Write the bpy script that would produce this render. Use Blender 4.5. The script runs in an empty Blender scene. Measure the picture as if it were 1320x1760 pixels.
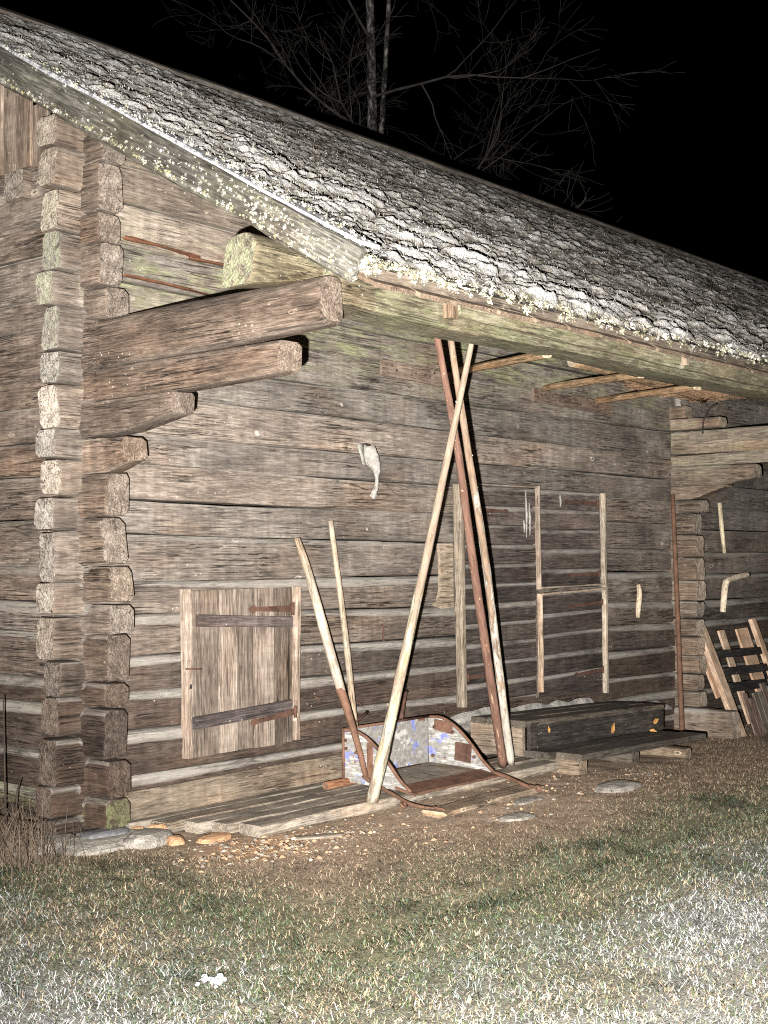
import bpy, math, random
import numpy as np
from mathutils import Vector, Matrix

rnd = random.Random(7)
rng = np.random.default_rng(7)
S = bpy.context.scene
COL = S.collection
R = math.radians

# ------------------------------------------------------------------ camera
cam_d = bpy.data.cameras.new('camera')
cam = bpy.data.objects.new('camera', cam_d)
COL.objects.link(cam)
cam_d.sensor_fit = 'VERTICAL'
cam_d.sensor_height = 24.0
cam_d.lens = 24.0 * 2300.0 / 1760.0
cam_d.clip_start = 0.05
cam_d.clip_end = 600
_r = Vector((0.64432535, -0.76470176, -0.00872152))
_u = Vector((-0.02030395, -0.02850592, 0.99938739))
_f = Vector((0.76448191, 0.64375355, 0.03389356))
CAM = Vector((-4.65, -6.13, 1.55))
_m = Matrix((_r, _u, -_f)).transposed().to_4x4()
_m.translation = CAM
cam.matrix_world = _m
S.camera = cam

# ------------------------------------------------------------------ world: night sky
world = bpy.data.worlds.new('World')
S.world = world
world.use_nodes = True
wn = world.node_tree.nodes
wl = world.node_tree.links
sky = wn.new('ShaderNodeTexSky')
sky.sky_type = 'NISHITA'
sky.sun_disc = False
sky.sun_elevation = R(-6)
sky.sun_rotation = R(200)
wl.new(sky.outputs['Color'], wn['Background'].inputs['Color'])
wn['Background'].inputs['Strength'].default_value = 0.05

# ------------------------------------------------------------------ light: the photographer's flash, held beside the lens
fl_d = bpy.data.lights.new('flash', 'SPOT')
fl_d.energy = 14800
fl_d.color = (1.0, 0.968, 0.935)
fl_d.shadow_soft_size = 0.02
fl_d.spot_size = R(88)
fl_d.spot_blend = 1.0
fl = bpy.data.objects.new('flash', fl_d)
COL.objects.link(fl)
fl.location = CAM - _r * 0.14 - _u * 0.15 - _f * 0.05
_aim = Vector((4.2, -.6, 2.7)) - fl.location
fl.rotation_euler = _aim.to_track_quat('-Z', 'Y').to_euler()

S.view_settings.view_transform = 'Standard'
S.view_settings.look = 'None'
S.view_settings.gamma = 1.0
S.view_settings.use_curve_mapping = False
S.view_settings.exposure = 0.0
S.render.engine = 'CYCLES'
S.cycles.use_denoising = False
S.cycles.filter_width = 1.1
S.cycles.max_bounces = 4
S.cycles.diffuse_bounces = 2

# ------------------------------------------------------------------ helpers
def vnoise(p, seed=0):
    """value noise, p (...,2) or (...,3) -> -1..1"""
    p = np.asarray(p, float)
    if p.shape[-1] == 2:
        p = np.concatenate([p, np.zeros(p.shape[:-1] + (1,))], -1)
    i = np.floor(p).astype(np.int64)
    f = p - i
    f = f * f * (3 - 2 * f)
    def h(dx, dy, dz):
        n = (i[..., 0] + dx) * 374761393 + (i[..., 1] + dy) * 668265263 + (i[..., 2] + dz) * 2147483647 + seed * 1274126177
        n = (n ^ (n >> 13)) * 1274126177
        n = n & 0x7fffffff
        n = (n ^ (n >> 16)) & 0xffff
        return n / 32767.5 - 1
    def L(a, b, t): return a + (b - a) * t
    return L(L(L(h(0,0,0), h(1,0,0), f[...,0]), L(h(0,1,0), h(1,1,0), f[...,0]), f[...,1]),
             L(L(h(0,0,1), h(1,0,1), f[...,0]), L(h(0,1,1), h(1,1,1), f[...,0]), f[...,1]), f[...,2])

def fbm(p, octv=4, seed=0):
    p = np.asarray(p, float); s = 0; a = 1; t = 0
    for k in range(octv):
        s = s + a * vnoise(p * 2 ** k + 17.3 * k, seed + k); t += a; a *= .5
    return s / t

def sstep(a, b, x):
    t = np.clip((x - a) / (b - a), 0, 1)
    return t * t * (3 - 2 * t)

WM = {}
def link(o, parent, M):
    COL.objects.link(o)
    WM[o.name] = M.copy()
    if parent is not None:
        o.parent = parent
        o.matrix_basis = WM[parent.name].inverted() @ M
    else:
        o.matrix_basis = M
    return o

def mesh(name, V, F, mats, parent=None, M=None, fm=None, smooth=False, attr=None, color=None):
    me = bpy.data.meshes.new(name)
    me.from_pydata([tuple(map(float, v)) for v in V], [], [tuple(map(int, f)) for f in F])
    if not isinstance(mats, (list, tuple)): mats = [mats]
    for m in mats: me.materials.append(m)
    if fm is not None: me.polygons.foreach_set('material_index', list(fm))
    if smooth: me.polygons.foreach_set('use_smooth', [True] * len(me.polygons))
    if attr:
        for k, v in attr.items():
            a = me.attributes.new(k, 'FLOAT', 'POINT'); a.data.foreach_set('value', np.asarray(v, np.float32))
    o = bpy.data.objects.new(name, me)
    if color: o.color = color
    return link(o, parent, M or Matrix.Identity(4))

def big_mesh(name, V, F, mats, parent=None, M=None, smooth=False, col=None, attr=None):
    """V (n,3), F (m,3 or 4) numpy arrays"""
    V = np.ascontiguousarray(V, np.float32); F = np.ascontiguousarray(F, np.int32)
    me = bpy.data.meshes.new(name)
    k = F.shape[1]
    me.vertices.add(len(V)); me.vertices.foreach_set('co', V.ravel())
    me.loops.add(F.size); me.loops.foreach_set('vertex_index', F.ravel())
    me.polygons.add(len(F)); me.polygons.foreach_set('loop_start', np.arange(len(F), dtype=np.int32) * k)
    if smooth: me.polygons.foreach_set('use_smooth', np.ones(len(F), bool))
    me.update(calc_edges=True)
    if col is not None:
        a = me.color_attributes.new('Col', 'FLOAT_COLOR', 'POINT')
        c = np.ones((len(V), 4), np.float32); c[:, :3] = col
        a.data.foreach_set('color', c.ravel())
    if attr:
        for kk, v in attr.items():
            a = me.attributes.new(kk, 'FLOAT', 'POINT'); a.data.foreach_set('value', np.asarray(v, np.float32))
    me.materials.append(mats)
    o = bpy.data.objects.new(name, me)
    return link(o, parent, M or Matrix.Identity(4))

def empty(name, loc):
    o = bpy.data.objects.new(name, None)
    o.empty_display_size = .2
    return link(o, None, Matrix.Translation(loc))

def tag(o, label, cat, group=None):
    o['label'] = label; o['category'] = cat
    if group: o['group'] = group
    return o

def frame(A, B, n=(0, 0, 1)):
    """matrix with local x along A->B, local z close to n, origin A"""
    A = Vector(A); B = Vector(B)
    x = (B - A).normalized(); n = Vector(n)
    y = n.cross(x).normalized(); z = x.cross(y).normalized()
    M = Matrix((x, y, z)).transposed().to_4x4(); M.translation = A
    return M, (B - A).length

def beam(name, A, B, w, t, n, mats, parent=None, rough=.004, ch=.006, color=None, seg=.12, w2=None, bow=0.0, ragged=.0):
    """rough sawn plank: from A to B, width w across, thickness t along n (the line A-B is its centre line)"""
    M, L = frame(A, B, n)
    ns = max(2, int(L / seg) + 1)
    w2 = w2 or w
    V = []; F = []; fm = []
    sd = rnd.randint(0, 9999)
    for i in range(ns):
        s = i / (ns - 1)
        ww = w + (w2 - w) * s
        c = min(ch, ww * .3, t * .3)
        P = [(-ww/2 + c, -t/2), (ww/2 - c, -t/2), (ww/2, -t/2 + c), (ww/2, t/2 - c), (ww/2 - c, t/2), (-ww/2 + c, t/2), (-ww/2, t/2 - c), (-ww/2, -t/2 + c)]
        b = bow * (1 - (2 * s - 1) ** 2)
        for k, (y, z) in enumerate(P):
            q = vnoise(np.array([[L * s * 3 + k // 2 * 7.7, sd * .37, 0], [L * s * 3 + k // 2 * 5.1, sd * .61, 4]]), sd)
            x = L * s
            if ragged and i in (0, ns - 1): x += rnd.uniform(-ragged, ragged)
            V.append((x, y + q[0] * rough, z + q[1] * rough + b))
        if i:
            for k in range(8):
                a = (i - 1) * 8; F.append((a + k, a + (k + 1) % 8, a + 8 + (k + 1) % 8, a + 8 + k)); fm.append(0)
    F.append(tuple(reversed(range(8)))); F.append(tuple((ns - 1) * 8 + k for k in range(8)))
    e = 1 if isinstance(mats, (list, tuple)) and len(mats) > 1 else 0
    fm += [e, e]
    return mesh(name, V, F, mats, parent, M, fm, False, None, color)

def tube(name, pts, rad, mats, parent=None, n=10, rough=0., color=None, sub=1, flat=1.0):
    """round bar through world points; local x runs from the first to the last point"""
    P = [Vector(p) for p in pts]
    up = Vector((0, 0, 1)) if abs((P[-1] - P[0]).normalized().z) < .9 else Vector((0, 1, 0))
    M, L = frame(P[0], P[-1], up)
    Mi = M.inverted()
    P = [Mi @ p for p in P]
    if not isinstance(rad, (list, tuple)): rad = [rad] * len(P)
    if sub > 1:
        Q = []; q = []
        for i in range(len(P) - 1):
            p0 = P[max(i - 1, 0)]; p1 = P[i]; p2 = P[i + 1]; p3 = P[min(i + 2, len(P) - 1)]
            for k in range(sub):
                t = k / sub
                Q.append(.5 * ((2 * p1) + (p2 - p0) * t + (2 * p0 - 5 * p1 + 4 * p2 - p3) * t * t + (3 * p1 - p0 - 3 * p2 + p3) * t ** 3))
                q.append(rad[i] + (rad[i + 1] - rad[i]) * t)
        Q.append(P[-1]); q.append(rad[-1]); P, rad = Q, q
    V = []; F = []; fm = []
    sd = rnd.randint(0, 9999)
    ref = Vector((0, 0, 1))
    for i, p in enumerate(P):
        d = (P[min(i + 1, len(P) - 1)] - P[max(i - 1, 0)]).normalized()
        a = d.cross(ref)
        if a.length < .05: a = d.cross(Vector((0, 1, 0)))
        a.normalize(); b = d.cross(a)
        for k in range(n):
            th = 2 * math.pi * k / n
            r = rad[i]
            if rough: r *= 1 + rough * float(vnoise(np.array([p.x * 9, math.cos(th) * 1.7 + sd, math.sin(th) * 1.7]), sd))
            V.append(p + a * (r * math.cos(th)) + b * (r * math.sin(th) * flat))
        if i:
            o = (i - 1) * n
            for k in range(n): F.append((o + k, o + (k + 1) % n, o + n + (k + 1) % n, o + n + k)); fm.append(0)
    F.append(tuple(reversed(range(n)))); F.append(tuple((len(P) - 1) * n + k for k in range(n)))
    e = 1 if isinstance(mats, (list, tuple)) and len(mats) > 1 else 0
    fm += [e, e]
    o = mesh(name, V, F, mats, parent, M, fm, False, None, color)
    sm = [True] * (len(F) - 2) + [False, False]
    o.data.polygons.foreach_set('use_smooth', sm)
    return o

def prism(name, pts, t, mats, M, parent=None, color=None):
    """polygon in local x,z extruded along local y by t"""
    n = len(pts)
    V = [(x, 0, z) for x, z in pts] + [(x, t, z) for x, z in pts]
    F = [tuple(range(n)), tuple(reversed(range(n, 2 * n)))] + [(k, n + k, n + (k + 1) % n, (k + 1) % n) for k in range(n)]
    return mesh(name, V, F, mats, parent, M, None, False, None, color)

# ------------------------------------------------------------------ materials
class NT:
    def __init__(s, name):
        s.m = bpy.data.materials.new(name); s.m.use_nodes = True
        s.t = s.m.node_tree; s.n = s.t.nodes; s.l = s.t.links
        s.b = s.n['Principled BSDF']
        s.b.inputs['Roughness'].default_value = .9
        s.b.inputs['Specular IOR Level'].default_value = .15
    def new(s, t, **k):
        o = s.n.new('ShaderNode' + t)
        for a, v in k.items(): setattr(o, a, v)
        return o
    def set(s, sock, v):
        if isinstance(v, bpy.types.NodeSocket): s.l.new(v, sock)
        else: sock.default_value = v
    def math(s, op, a, b=0., clamp=False):
        o = s.new('Math', operation=op, use_clamp=clamp); s.set(o.inputs[0], a); s.set(o.inputs[1], b); return o.outputs[0]
    def mix(s, f, a, b, bl='MIX'):
        o = s.new('Mix', data_type='RGBA', blend_type=bl)
        s.set(o.inputs['Factor'], f)
        s.set(o.inputs[6], a if isinstance(a, bpy.types.NodeSocket) else (*a, 1)[:4])
        s.set(o.inputs[7], b if isinstance(b, bpy.types.NodeSocket) else (*b, 1)[:4])
        return o.outputs[2]
    def ramp(s, f, st):
        o = s.new('ValToRGB'); cr = o.color_ramp
        while len(cr.elements) < len(st): cr.elements.new(.5)
        for e, (p, c) in zip(cr.elements, st):
            e.position = p; e.color = (*c, 1) if len(c) == 3 else c
        s.set(o.inputs[0], f); return o.outputs[0]
    def fac(s, f, a, b, lo=0., hi=1.):
        o = s.new('MapRange', interpolation_type='SMOOTHSTEP'); s.set(o.inputs[0], f)
        for i, v in enumerate((a, b, lo, hi)): o.inputs[i + 1].default_value = v
        return o.outputs[0]
    def coords(s, rand=True):
        tc = s.new('TexCoord'); c = tc.outputs['Object']
        if rand:
            oi = s.new('ObjectInfo'); s.oi = oi
            sc = s.math('MULTIPLY', oi.outputs['Random'], 57.)
            v = s.new('VectorMath', operation='ADD'); s.l.new(c, v.inputs[0])
            cx = s.new('CombineXYZ'); s.l.new(sc, cx.inputs[0]); 
            sc2 = s.math('MULTIPLY', oi.outputs['Random'], 3.1); s.l.new(sc2, cx.inputs[1])
            s.l.new(cx.outputs[0], v.inputs[1]); c = v.outputs[0]
        return c
    def scale(s, c, v):
        o = s.new('VectorMath', operation='MULTIPLY'); s.l.new(c, o.inputs[0]); o.inputs[1].default_value = v; return o.outputs[0]
    def noise(s, c, sc=1., det=4., rough=.6, dist=0.):
        o = s.new('TexNoise'); s.l.new(c, o.inputs['Vector']); o.inputs['Scale'].default_value = sc
        o.inputs['Detail'].default_value = det; o.inputs['Roughness'].default_value = rough; o.inputs['Distortion'].default_value = dist
        return o.outputs[0]
    def vor(s, c, sc=1., feat='F1'):
        o = s.new('TexVoronoi', feature=feat); s.l.new(c, o.inputs['Vector']); o.inputs['Scale'].default_value = sc; return o
    def attr(s, n):
        return s.new('Attribute', attribute_name=n)
    def bump(s, h, st=.5, d=.01, prev=None):
        o = s.new('Bump'); o.inputs['Strength'].default_value = st; o.inputs['Distance'].default_value = d
        s.l.new(h, o.inputs['Height'])
        if prev is not None: s.l.new(prev, o.inputs['Normal'])
        return o.outputs[0]
    def done(s, col, nrm=None, rough=None):
        s.set(s.b.inputs['Base Color'], col)
        if nrm is not None: s.l.new(nrm, s.b.inputs['Normal'])
        if rough is not None: s.set(s.b.inputs['Roughness'], rough)
        return s.m

def wood_mat(name, lo, mid, hi, crack=(.015, .011, .008), shoulder=None, knots=True, algae=(.165, .175, .085), grain=1.0, bump=.6, stain=None):
    k = NT(name); c = k.coords()
    g1 = k.noise(k.scale(c, (3.4 * grain, 34 * grain, 34 * grain)), 1.0, 10, .74, 1.2)
    g2 = k.noise(k.scale(c, (9 * grain, 110 * grain, 110 * grain)), 1.0, 5, .7, .6)
    bl = k.noise(k.scale(c, (1.3, 3.2, 3.2)), 1.0, 5, .6)
    f = k.math('ADD', k.math('MULTIPLY', g1, .44), k.math('MULTIPLY', g2, .30))
    f = k.math('ADD', f, k.math('MULTIPLY', bl, .36))
    col = k.ramp(f, [(.38, tuple(x * .65 for x in lo)), (.47, lo), (.56, mid), (.70, hi)])
    # warm / cool drift along the wood
    wc = k.noise(k.scale(c, (.8, 2, 2)), 1.7, 3, .5)
    col = k.mix(k.fac(wc, .5, .72, 0, .5), col, k.mix(1., col, (1.15, .95, .80), 'MULTIPLY'))
    # drying cracks
    cr = k.noise(k.scale(c, (.7 * grain, 42 * grain, 42 * grain)), 1.0, 4, .55, .4)
    crm = k.math('MULTIPLY', k.fac(k.math('ABSOLUTE', k.math('SUBTRACT', cr, .5)), .0, .018, 1, 0), k.fac(k.noise(c, 2.2, 3, .5), .45, .62))
    col = k.mix(k.math('MULTIPLY', crm, .85), col, crack)
    hgt = k.math('SUBTRACT', k.math('ADD', g1, k.math('MULTIPLY', g2, .35)), k.math('MULTIPLY', crm, .9))
    if knots:
        kn = k.new('TexNoise'); k.l.new(c, kn.inputs['Vector']); kn.inputs['Scale'].default_value = 25
        kv = k.new('VectorMath', operation='MULTIPLY_ADD'); k.l.new(kn.outputs['Color'], kv.inputs[0]); kv.inputs[1].default_value = (.03, .03, .03); k.l.new(c, kv.inputs[2])
        v = k.vor(k.scale(kv.outputs[0], (3.2, 6.5, 6.5)), 1.0)
        d = v.outputs['Distance']
        ring = k.math('MULTIPLY', k.fac(d, .055, .08), k.fac(d, .085, .13, 1, 0))
        sc = k.new('SeparateColor'); k.l.new(v.outputs['Color'], sc.inputs[0])
        sel = k.math('MULTIPLY', k.math('GREATER_THAN', sc.outputs[0], .60), k.math('ADD', sc.outputs[1], .35))
        col = k.mix(k.math('MULTIPLY', k.math('MULTIPLY', ring, sel), .75), col, tuple(min(1, x * 1.7) for x in hi))
        col = k.mix(k.math('MULTIPLY', k.math('MULTIPLY', k.fac(d, .03, .06, 1, 0), sel), .8), col, tuple(x * .6 for x in lo))
    if stain:
        stn = k.noise(k.scale(c, (.9, 1.5, 1.5)), 2.1, 6, .65)
        col = k.mix(k.fac(stn, .56, .68, 0, .75), col, stain)
    ad = k.noise(k.scale(c, (16, 2.2, 2.2)), 1.0, 4, .6)
    col = k.mix(k.fac(bl, .35, .6, .2, .9), col, k.mix(1., col, k.ramp(ad, [(.34, (.78, .77, .76)), (.5, (1., 1., 1.)), (.68, (1.28, 1.27, 1.25))]), 'MULTIPLY'))
    lc = k.noise(k.scale(c, (.22 * grain, 8 * grain, 8 * grain)), 1.0, 3, .45, .3)
    lcm = k.math('MULTIPLY', k.fac(k.math('ABSOLUTE', k.math('SUBTRACT', lc, .5)), .0, .008, 1, 0), k.fac(k.noise(k.scale(c, (.7, 1, 1)), 1.9, 2, .5), .46, .56))
    col = k.mix(k.math('MULTIPLY', lcm, .9), col, crack)
    fine = k.ramp(g2, [(.30, (.68, .67, .66)), (.47, (.97, .97, .97)), (.66, (1.24, 1.23, 1.22))])
    col = k.mix(1., col, fine, 'MULTIPLY')
    lt = k.noise(k.scale(c, (1.1 * grain, 60 * grain, 60 * grain)), 1.0, 3, .5, .5)
    ltm = k.math('MULTIPLY', k.fac(k.math('ABSOLUTE', k.math('SUBTRACT', lt, .5)), .0, .014, 1, 0), k.fac(k.noise(c, 3.3, 3, .5), .48, .62))
    col = k.mix(k.math('MULTIPLY', ltm, .6), col, tuple(min(.6, x * 1.5) for x in hi))
    col = k.mix(1., col, k.oi.outputs['Color'], 'MULTIPLY')
    fre = k.attr('free').outputs['Fac']
    col = k.mix(k.math('MULTIPLY', fre, .5), col, k.mix(1., col, (.62, .56, .50), 'MULTIPLY'))
    if shoulder:
        sh = k.attr('shoulder').outputs['Fac']
        sn = k.math('MULTIPLY', sh, k.fac(k.math('ADD', k.math('MULTIPLY', g1, .5), k.math('MULTIPLY', bl, .5)), .34, .54, .1, 1.))
        col = k.mix(sn, col, k.mix(k.fac(g2, .35, .65), tuple(x * .72 for x in shoulder), shoulder))
    al = k.math('SUBTRACT', 1., k.oi.outputs['Alpha'])
    an = k.fac(k.noise(k.scale(c, (1.5, 9, 9)), 1.5, 9, .8), .44, .66, 0, .85)
    al = k.math('MULTIPLY', al, k.math('SUBTRACT', 1., k.math('MULTIPLY', k.attr('free').outputs['Fac'], 1.0)))
    col = k.mix(k.math('MULTIPLY', al, an, True), col, k.mix(k.fac(g2, .35, .7), algae, tuple(min(1, x * 2.1) for x in algae)))
    spk = k.vor(c, 26.).outputs['Distance']
    spm = k.math('MULTIPLY', k.fac(spk, .10, .15, 1, 0), k.fac(k.noise(c, 3.1, 2), .58, .64))
    col = k.mix(k.math('MULTIPLY', spm, .8), col, (.42, .39, .33))
    n = k.bump(hgt, bump, .012)
    return k.done(col, n)

def end_mat(name, a, b, dark=(.06, .05, .04), algae=(.2, .27, .09)):
    k = NT(name); c0 = k.coords(False)
    oi = k.new('ObjectInfo'); k.oi = oi
    va = k.new('VectorMath', operation='SUBTRACT'); k.l.new(c0, va.inputs[0]); va.inputs[1].default_value = (0, .085, 0); c = va.outputs[0]
    sp = k.new('SeparateXYZ'); k.l.new(c, sp.inputs[0])
    ang = k.math('ARCTAN2', sp.outputs[1], sp.outputs[2]); rr = k.math('SQRT', k.math('ADD', k.math('POWER', sp.outputs[1], 2.), k.math('POWER', sp.outputs[2], 2.)))
    cv = k.new('CombineXYZ'); k.l.new(k.math('MULTIPLY', ang, 1.7), cv.inputs[0]); k.l.new(k.math('MULTIPLY', rr, 7.), cv.inputs[1]); k.l.new(k.math('MULTIPLY', oi.outputs['Random'], 90.), cv.inputs[2])
    rcr = k.noise(cv.outputs[0], 1.0, 2, .5); rad_ = k.fac(k.math('ABSOLUTE', k.math('SUBTRACT', rcr, .5)), .0, .022, 1, 0)
    w = k.new('TexWave', wave_type='RINGS', rings_direction='X'); k.l.new(c, w.inputs['Vector'])
    w.inputs['Scale'].default_value = 22; w.inputs['Distortion'].default_value = 6.; w.inputs['Detail'].default_value = 3; w.inputs['Detail Scale'].default_value = 1.6
    n1 = k.noise(c, 14., 6, .7); n2 = k.noise(c, 70., 4, .6)
    f = k.math('ADD', k.math('MULTIPLY', w.outputs['Fac'], .07), k.math('ADD', k.math('MULTIPLY', n1, .6), k.math('MULTIPLY', n2, .4)))
    col = k.ramp(f, [(.36, dark), (.50, a), (.72, b)])
    cr = k.vor(k.scale(c, (.2, 1, 1)), 16., 'DISTANCE_TO_EDGE').outputs['Distance']
    cm = k.math('MULTIPLY', k.fac(cr, 0, .025, 1, 0), k.fac(n1, .45, .6))
    col = k.mix(k.math('MULTIPLY', cm, .8), col, (.03, .025, .02))
    col = k.mix(k.math('MULTIPLY', rad_, .85), col, (.025, .02, .016))
    col = k.mix(1., col, oi.outputs['Color'], 'MULTIPLY')
    al = k.math('SUBTRACT', 1., oi.outputs['Alpha'])
    col = k.mix(k.math('MULTIPLY', k.math('MULTIPLY', al, .3), k.fac(n1, .4, .6), True), col, algae)
    return k.done(col, k.bump(k.math('ADD', n1, n2), .7, .012))

M_LOG = wood_mat('weathered_log', (.085, .070, .060), (.150, .127, .108), (.27, .238, .208), shoulder=(.28, .258, .225), bump=.8)
M_GLOG = wood_mat('weathered_gable_log', (.060, .049, .041), (.135, .111, .092), (.29, .25, .213), shoulder=(.26, .235, .20), bump=1.0)
M_END = end_mat('log_end_grain', (.185, .158, .132), (.47, .428, .372))
M_GEND = end_mat('gable_log_end_grain', (.105, .086, .07), (.29, .255, .215))
M_BOARD = wood_mat('sun_bleached_board', (.12, .095, .076), (.235, .195, .16), (.40, .355, .305), grain=.9, bump=.5, stain=(.10, .075, .058))
M_DOOR = wood_mat('old_door_board', (.05, .041, .036), (.105, .088, .078), (.20, .172, .152), shoulder=(.34, .31, .275), knots=False)
M_DARK = wood_mat('tarred_board', (.012, .011, .010), (.03, .027, .024), (.075, .068, .06), knots=False, bump=.4)
M_PALE = wood_mat('pale_stripped_wood', (.2, .17, .13), (.42, .37, .30), (.62, .57, .48), knots=False, grain=1.4, bump=.3)
M_FRAME = wood_mat('fresh_sawn_board', (.24, .17, .12), (.40, .31, .235), (.55, .47, .38), bump=.3)
M_DECK = wood_mat('grey_deck_plank', (.10, .085, .07), (.20, .176, .146), (.33, .30, .258), bump=.6)
M_PURL = wood_mat('mossy_purlin_log', (.10, .085, .06), (.24, .21, .155), (.44, .41, .32), algae=(.15, .165, .085), bump=.8)
M_STICK = wood_mat('brown_stick', (.13, .09, .06), (.26, .19, .13), (.42, .34, .25), knots=False)

def pole_mat(name, bark, bark2, pale, thr, slope, green=0.):
    """half peeled pole: bark where thr + slope * distance from the foot says so"""
    k = NT(name); c = k.coords()
    tc = k.new('TexCoord'); sx = k.new('SeparateXYZ'); k.l.new(tc.outputs['Object'], sx.inputs[0])
    n1 = k.noise(k.scale(c, (3, 22, 22)), 1., 6, .65); n2 = k.noise(k.scale(c, (8, 60, 60)), 1., 4)
    f = k.math('ADD', n1, k.math('ADD', k.math('MULTIPLY', sx.outputs[0], slope), thr))
    m = k.fac(f, .47, .53)
    cb = k.ramp(n2, [(.3, bark), (.7, bark2)])
    cp = k.ramp(n2, [(.25, tuple(x * .5 for x in pale)), (.55, pale), (.8, tuple(min(.8, x * 1.2) for x in pale))])
    if green: cp = k.mix(k.fac(k.noise(c, 6., 5), .45, .62, 0, green), cp, (.30, .33, .17))
    fl = k.fac(k.noise(c, 38., 3), .66, .70)
    cb = k.mix(k.math('MULTIPLY', fl, .8), cb, (.50, .34, .18))
    fb = k.math('MULTIPLY', k.fac(k.noise(k.scale(c, (5, 16, 16)), 1., 6, .75), .54, .60), .8)
    cp = k.mix(fb, cp, k.ramp(n2, [(.3, bark), (.65, (.30, .19, .11))]))
    col = k.mix(m, cp, cb)
    return k.done(col, k.bump(k.math('ADD', n1, m), .6, .01))
M_POLE_RED = pole_mat('red_brown_bark_pole', (.085, .045, .032), (.175, .10, .072), (.46, .34, .21), .04, .10)
M_POLE_PALE = pole_mat('peeled_pale_pole', (.13, .085, .058), (.27, .20, .14), (.40, .37, .31), -.17, .105)
M_POLE_GREEN = pole_mat('greenish_pale_pole', (.14, .10, .07), (.25, .20, .15), (.29, .278, .225), -.08, .085, .6)

def rust_mat(name, a=(.045, .025, .018), b=(.115, .062, .040)):
    k = NT(name); c = k.coords()
    n1 = k.noise(c, 9., 7, .7); n2 = k.noise(c, 60., 4)
    col = k.ramp(k.math('ADD', k.math('MULTIPLY', n1, .7), k.math('MULTIPLY', n2, .3)), [(.36, a), (.52, b), (.7, tuple(x * 1.5 for x in b))])
    return k.done(col, k.bump(n2, .5, .004), .8)
M_RUST = rust_mat('rusty_iron')
M_DRUST = rust_mat('dark_rusty_hinge', (.028, .016, .012), (.075, .04, .028))

def paint_mat(name):
    """flaking blue and white paint over grey sheet"""
    k = NT(name); c = k.coords()
    n1 = k.noise(k.scale(c, (.8, .8, 1.6)), 6., 8, .72); n2 = k.noise(k.scale(c, (1.5, 1.5, 11)), 6., 7, .75); n3 = k.noise(c, 40., 4)
    col = k.ramp(n3, [(.3, (.12, .113, .10)), (.7, (.25, .238, .215))])
    col = k.mix(k.fac(n2, .52, .57), col, (.36, .35, .32))
    col = k.mix(k.math('MULTIPLY', k.fac(n1, .535, .57), k.fac(n2, .42, .5)), col, k.ramp(n3, [(.3, (.08, .095, .27)), (.7, (.19, .21, .42))]))
    col = k.mix(k.fac(k.noise(c, 5., 5, .7), .60, .64), col, (.11, .05, .03))
    return k.done(col, k.bump(n2, .3, .004), .75)
M_PAINT = paint_mat('flaking_blue_paint')

def plain(name, a, b, sc=12., bump=.5, rough=.95, st=(1, 1, 1)):
    k = NT(name); c = k.coords()
    n1 = k.noise(k.scale(c, st), sc, 7, .68); n2 = k.noise(k.scale(c, st), sc * 5, 4)
    col = k.ramp(k.math('ADD', k.math('MULTIPLY', n1, .65), k.math('MULTIPLY', n2, .35)), [(.36, a), (.66, b)])
    return k.done(col, k.bump(k.math('ADD', n1, n2), bump, .01), rough)
M_STONE = plain('field_stone', (.10, .09, .076), (.36, .33, .285), 14., 1.0)
M_SLATE = plain('dark_slate_stone', (.05, .05, .052), (.17, .17, .175), 9.)
M_BRICK = plain('orange_brick_piece', (.27, .145, .075), (.52, .33, .19), 22., 1.0)
M_CLOTH = plain('dirty_white_cloth', (.17, .15, .13), (.42, .40, .36), 24., 1.0)
M_LEAF = plain('orange_leaf', (.30, .14, .04), (.52, .30, .10), 30.)
M_WIRE = plain('dark_wire', (.02, .015, .012), (.05, .035, .025), 20.)
M_HAY = plain('brown_hay', (.09, .05, .03), (.28, .18, .105), 14.)
M_SNOW = plain('snow_lump', (.34, .34, .34), (.58, .58, .59), 40., 1.0)
M_LIME = plain('crumbling_lime_plaster', (.10, .095, .085), (.40, .38, .34), 10., 1.0)

def birch_mat():
    k = NT('birch_bark'); c = k.coords()
    n = k.noise(k.scale(c, (1, 1, 3.)), 6., 6, .7)
    return k.done(k.ramp(n, [(.42, (.012, .011, .010)), (.52, (.07, .066, .06)), (.68, (.36, .345, .32))]), k.bump(n, .4, .02))
M_BIRCH = birch_mat()
M_TWIG = plain('bare_twig', (.02, .018, .016), (.07, .064, .057), 3.)

def vcol(name, bump=0., transl=0.):
    k = NT(name); a = k.attr('Col')
    c = k.coords(False); n = k.noise(c, 60., 3)
    col = k.mix(k.fac(n, .3, .7, .0, .35), a.outputs['Color'], (.0, .0, .0))
    return k.done(col, k.bump(n, bump, .01) if bump else None)
M_GRASS = vcol('grass_blades')
M_LICH = vcol('tree_lichen')

def ground_mat():
    k = NT('bare_yard_soil'); c = k.coords(False)
    a = k.attr('Col').outputs['Color']
    n1 = k.noise(c, 4., 8, .7); n2 = k.noise(c, 38., 6, .7); n3 = k.noise(c, 140., 3)
    g = k.ramp(k.math('ADD', k.math('MULTIPLY', n2, .6), k.math('MULTIPLY', n3, .4)), [(.34, (.35, .33, .31)), (.5, (.9, .9, .9)), (.68, (1.75, 1.7, 1.6))])
    col = k.mix(1., a, g, 'MULTIPLY')
    col = k.mix(k.fac(n1, .4, .65, 0, .5), col, k.mix(1., col, (.6, .55, .5), 'MULTIPLY'))
    return k.done(col, k.bump(k.math('ADD', n2, n3), .9, .02))
M_GROUND = ground_mat()

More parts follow.
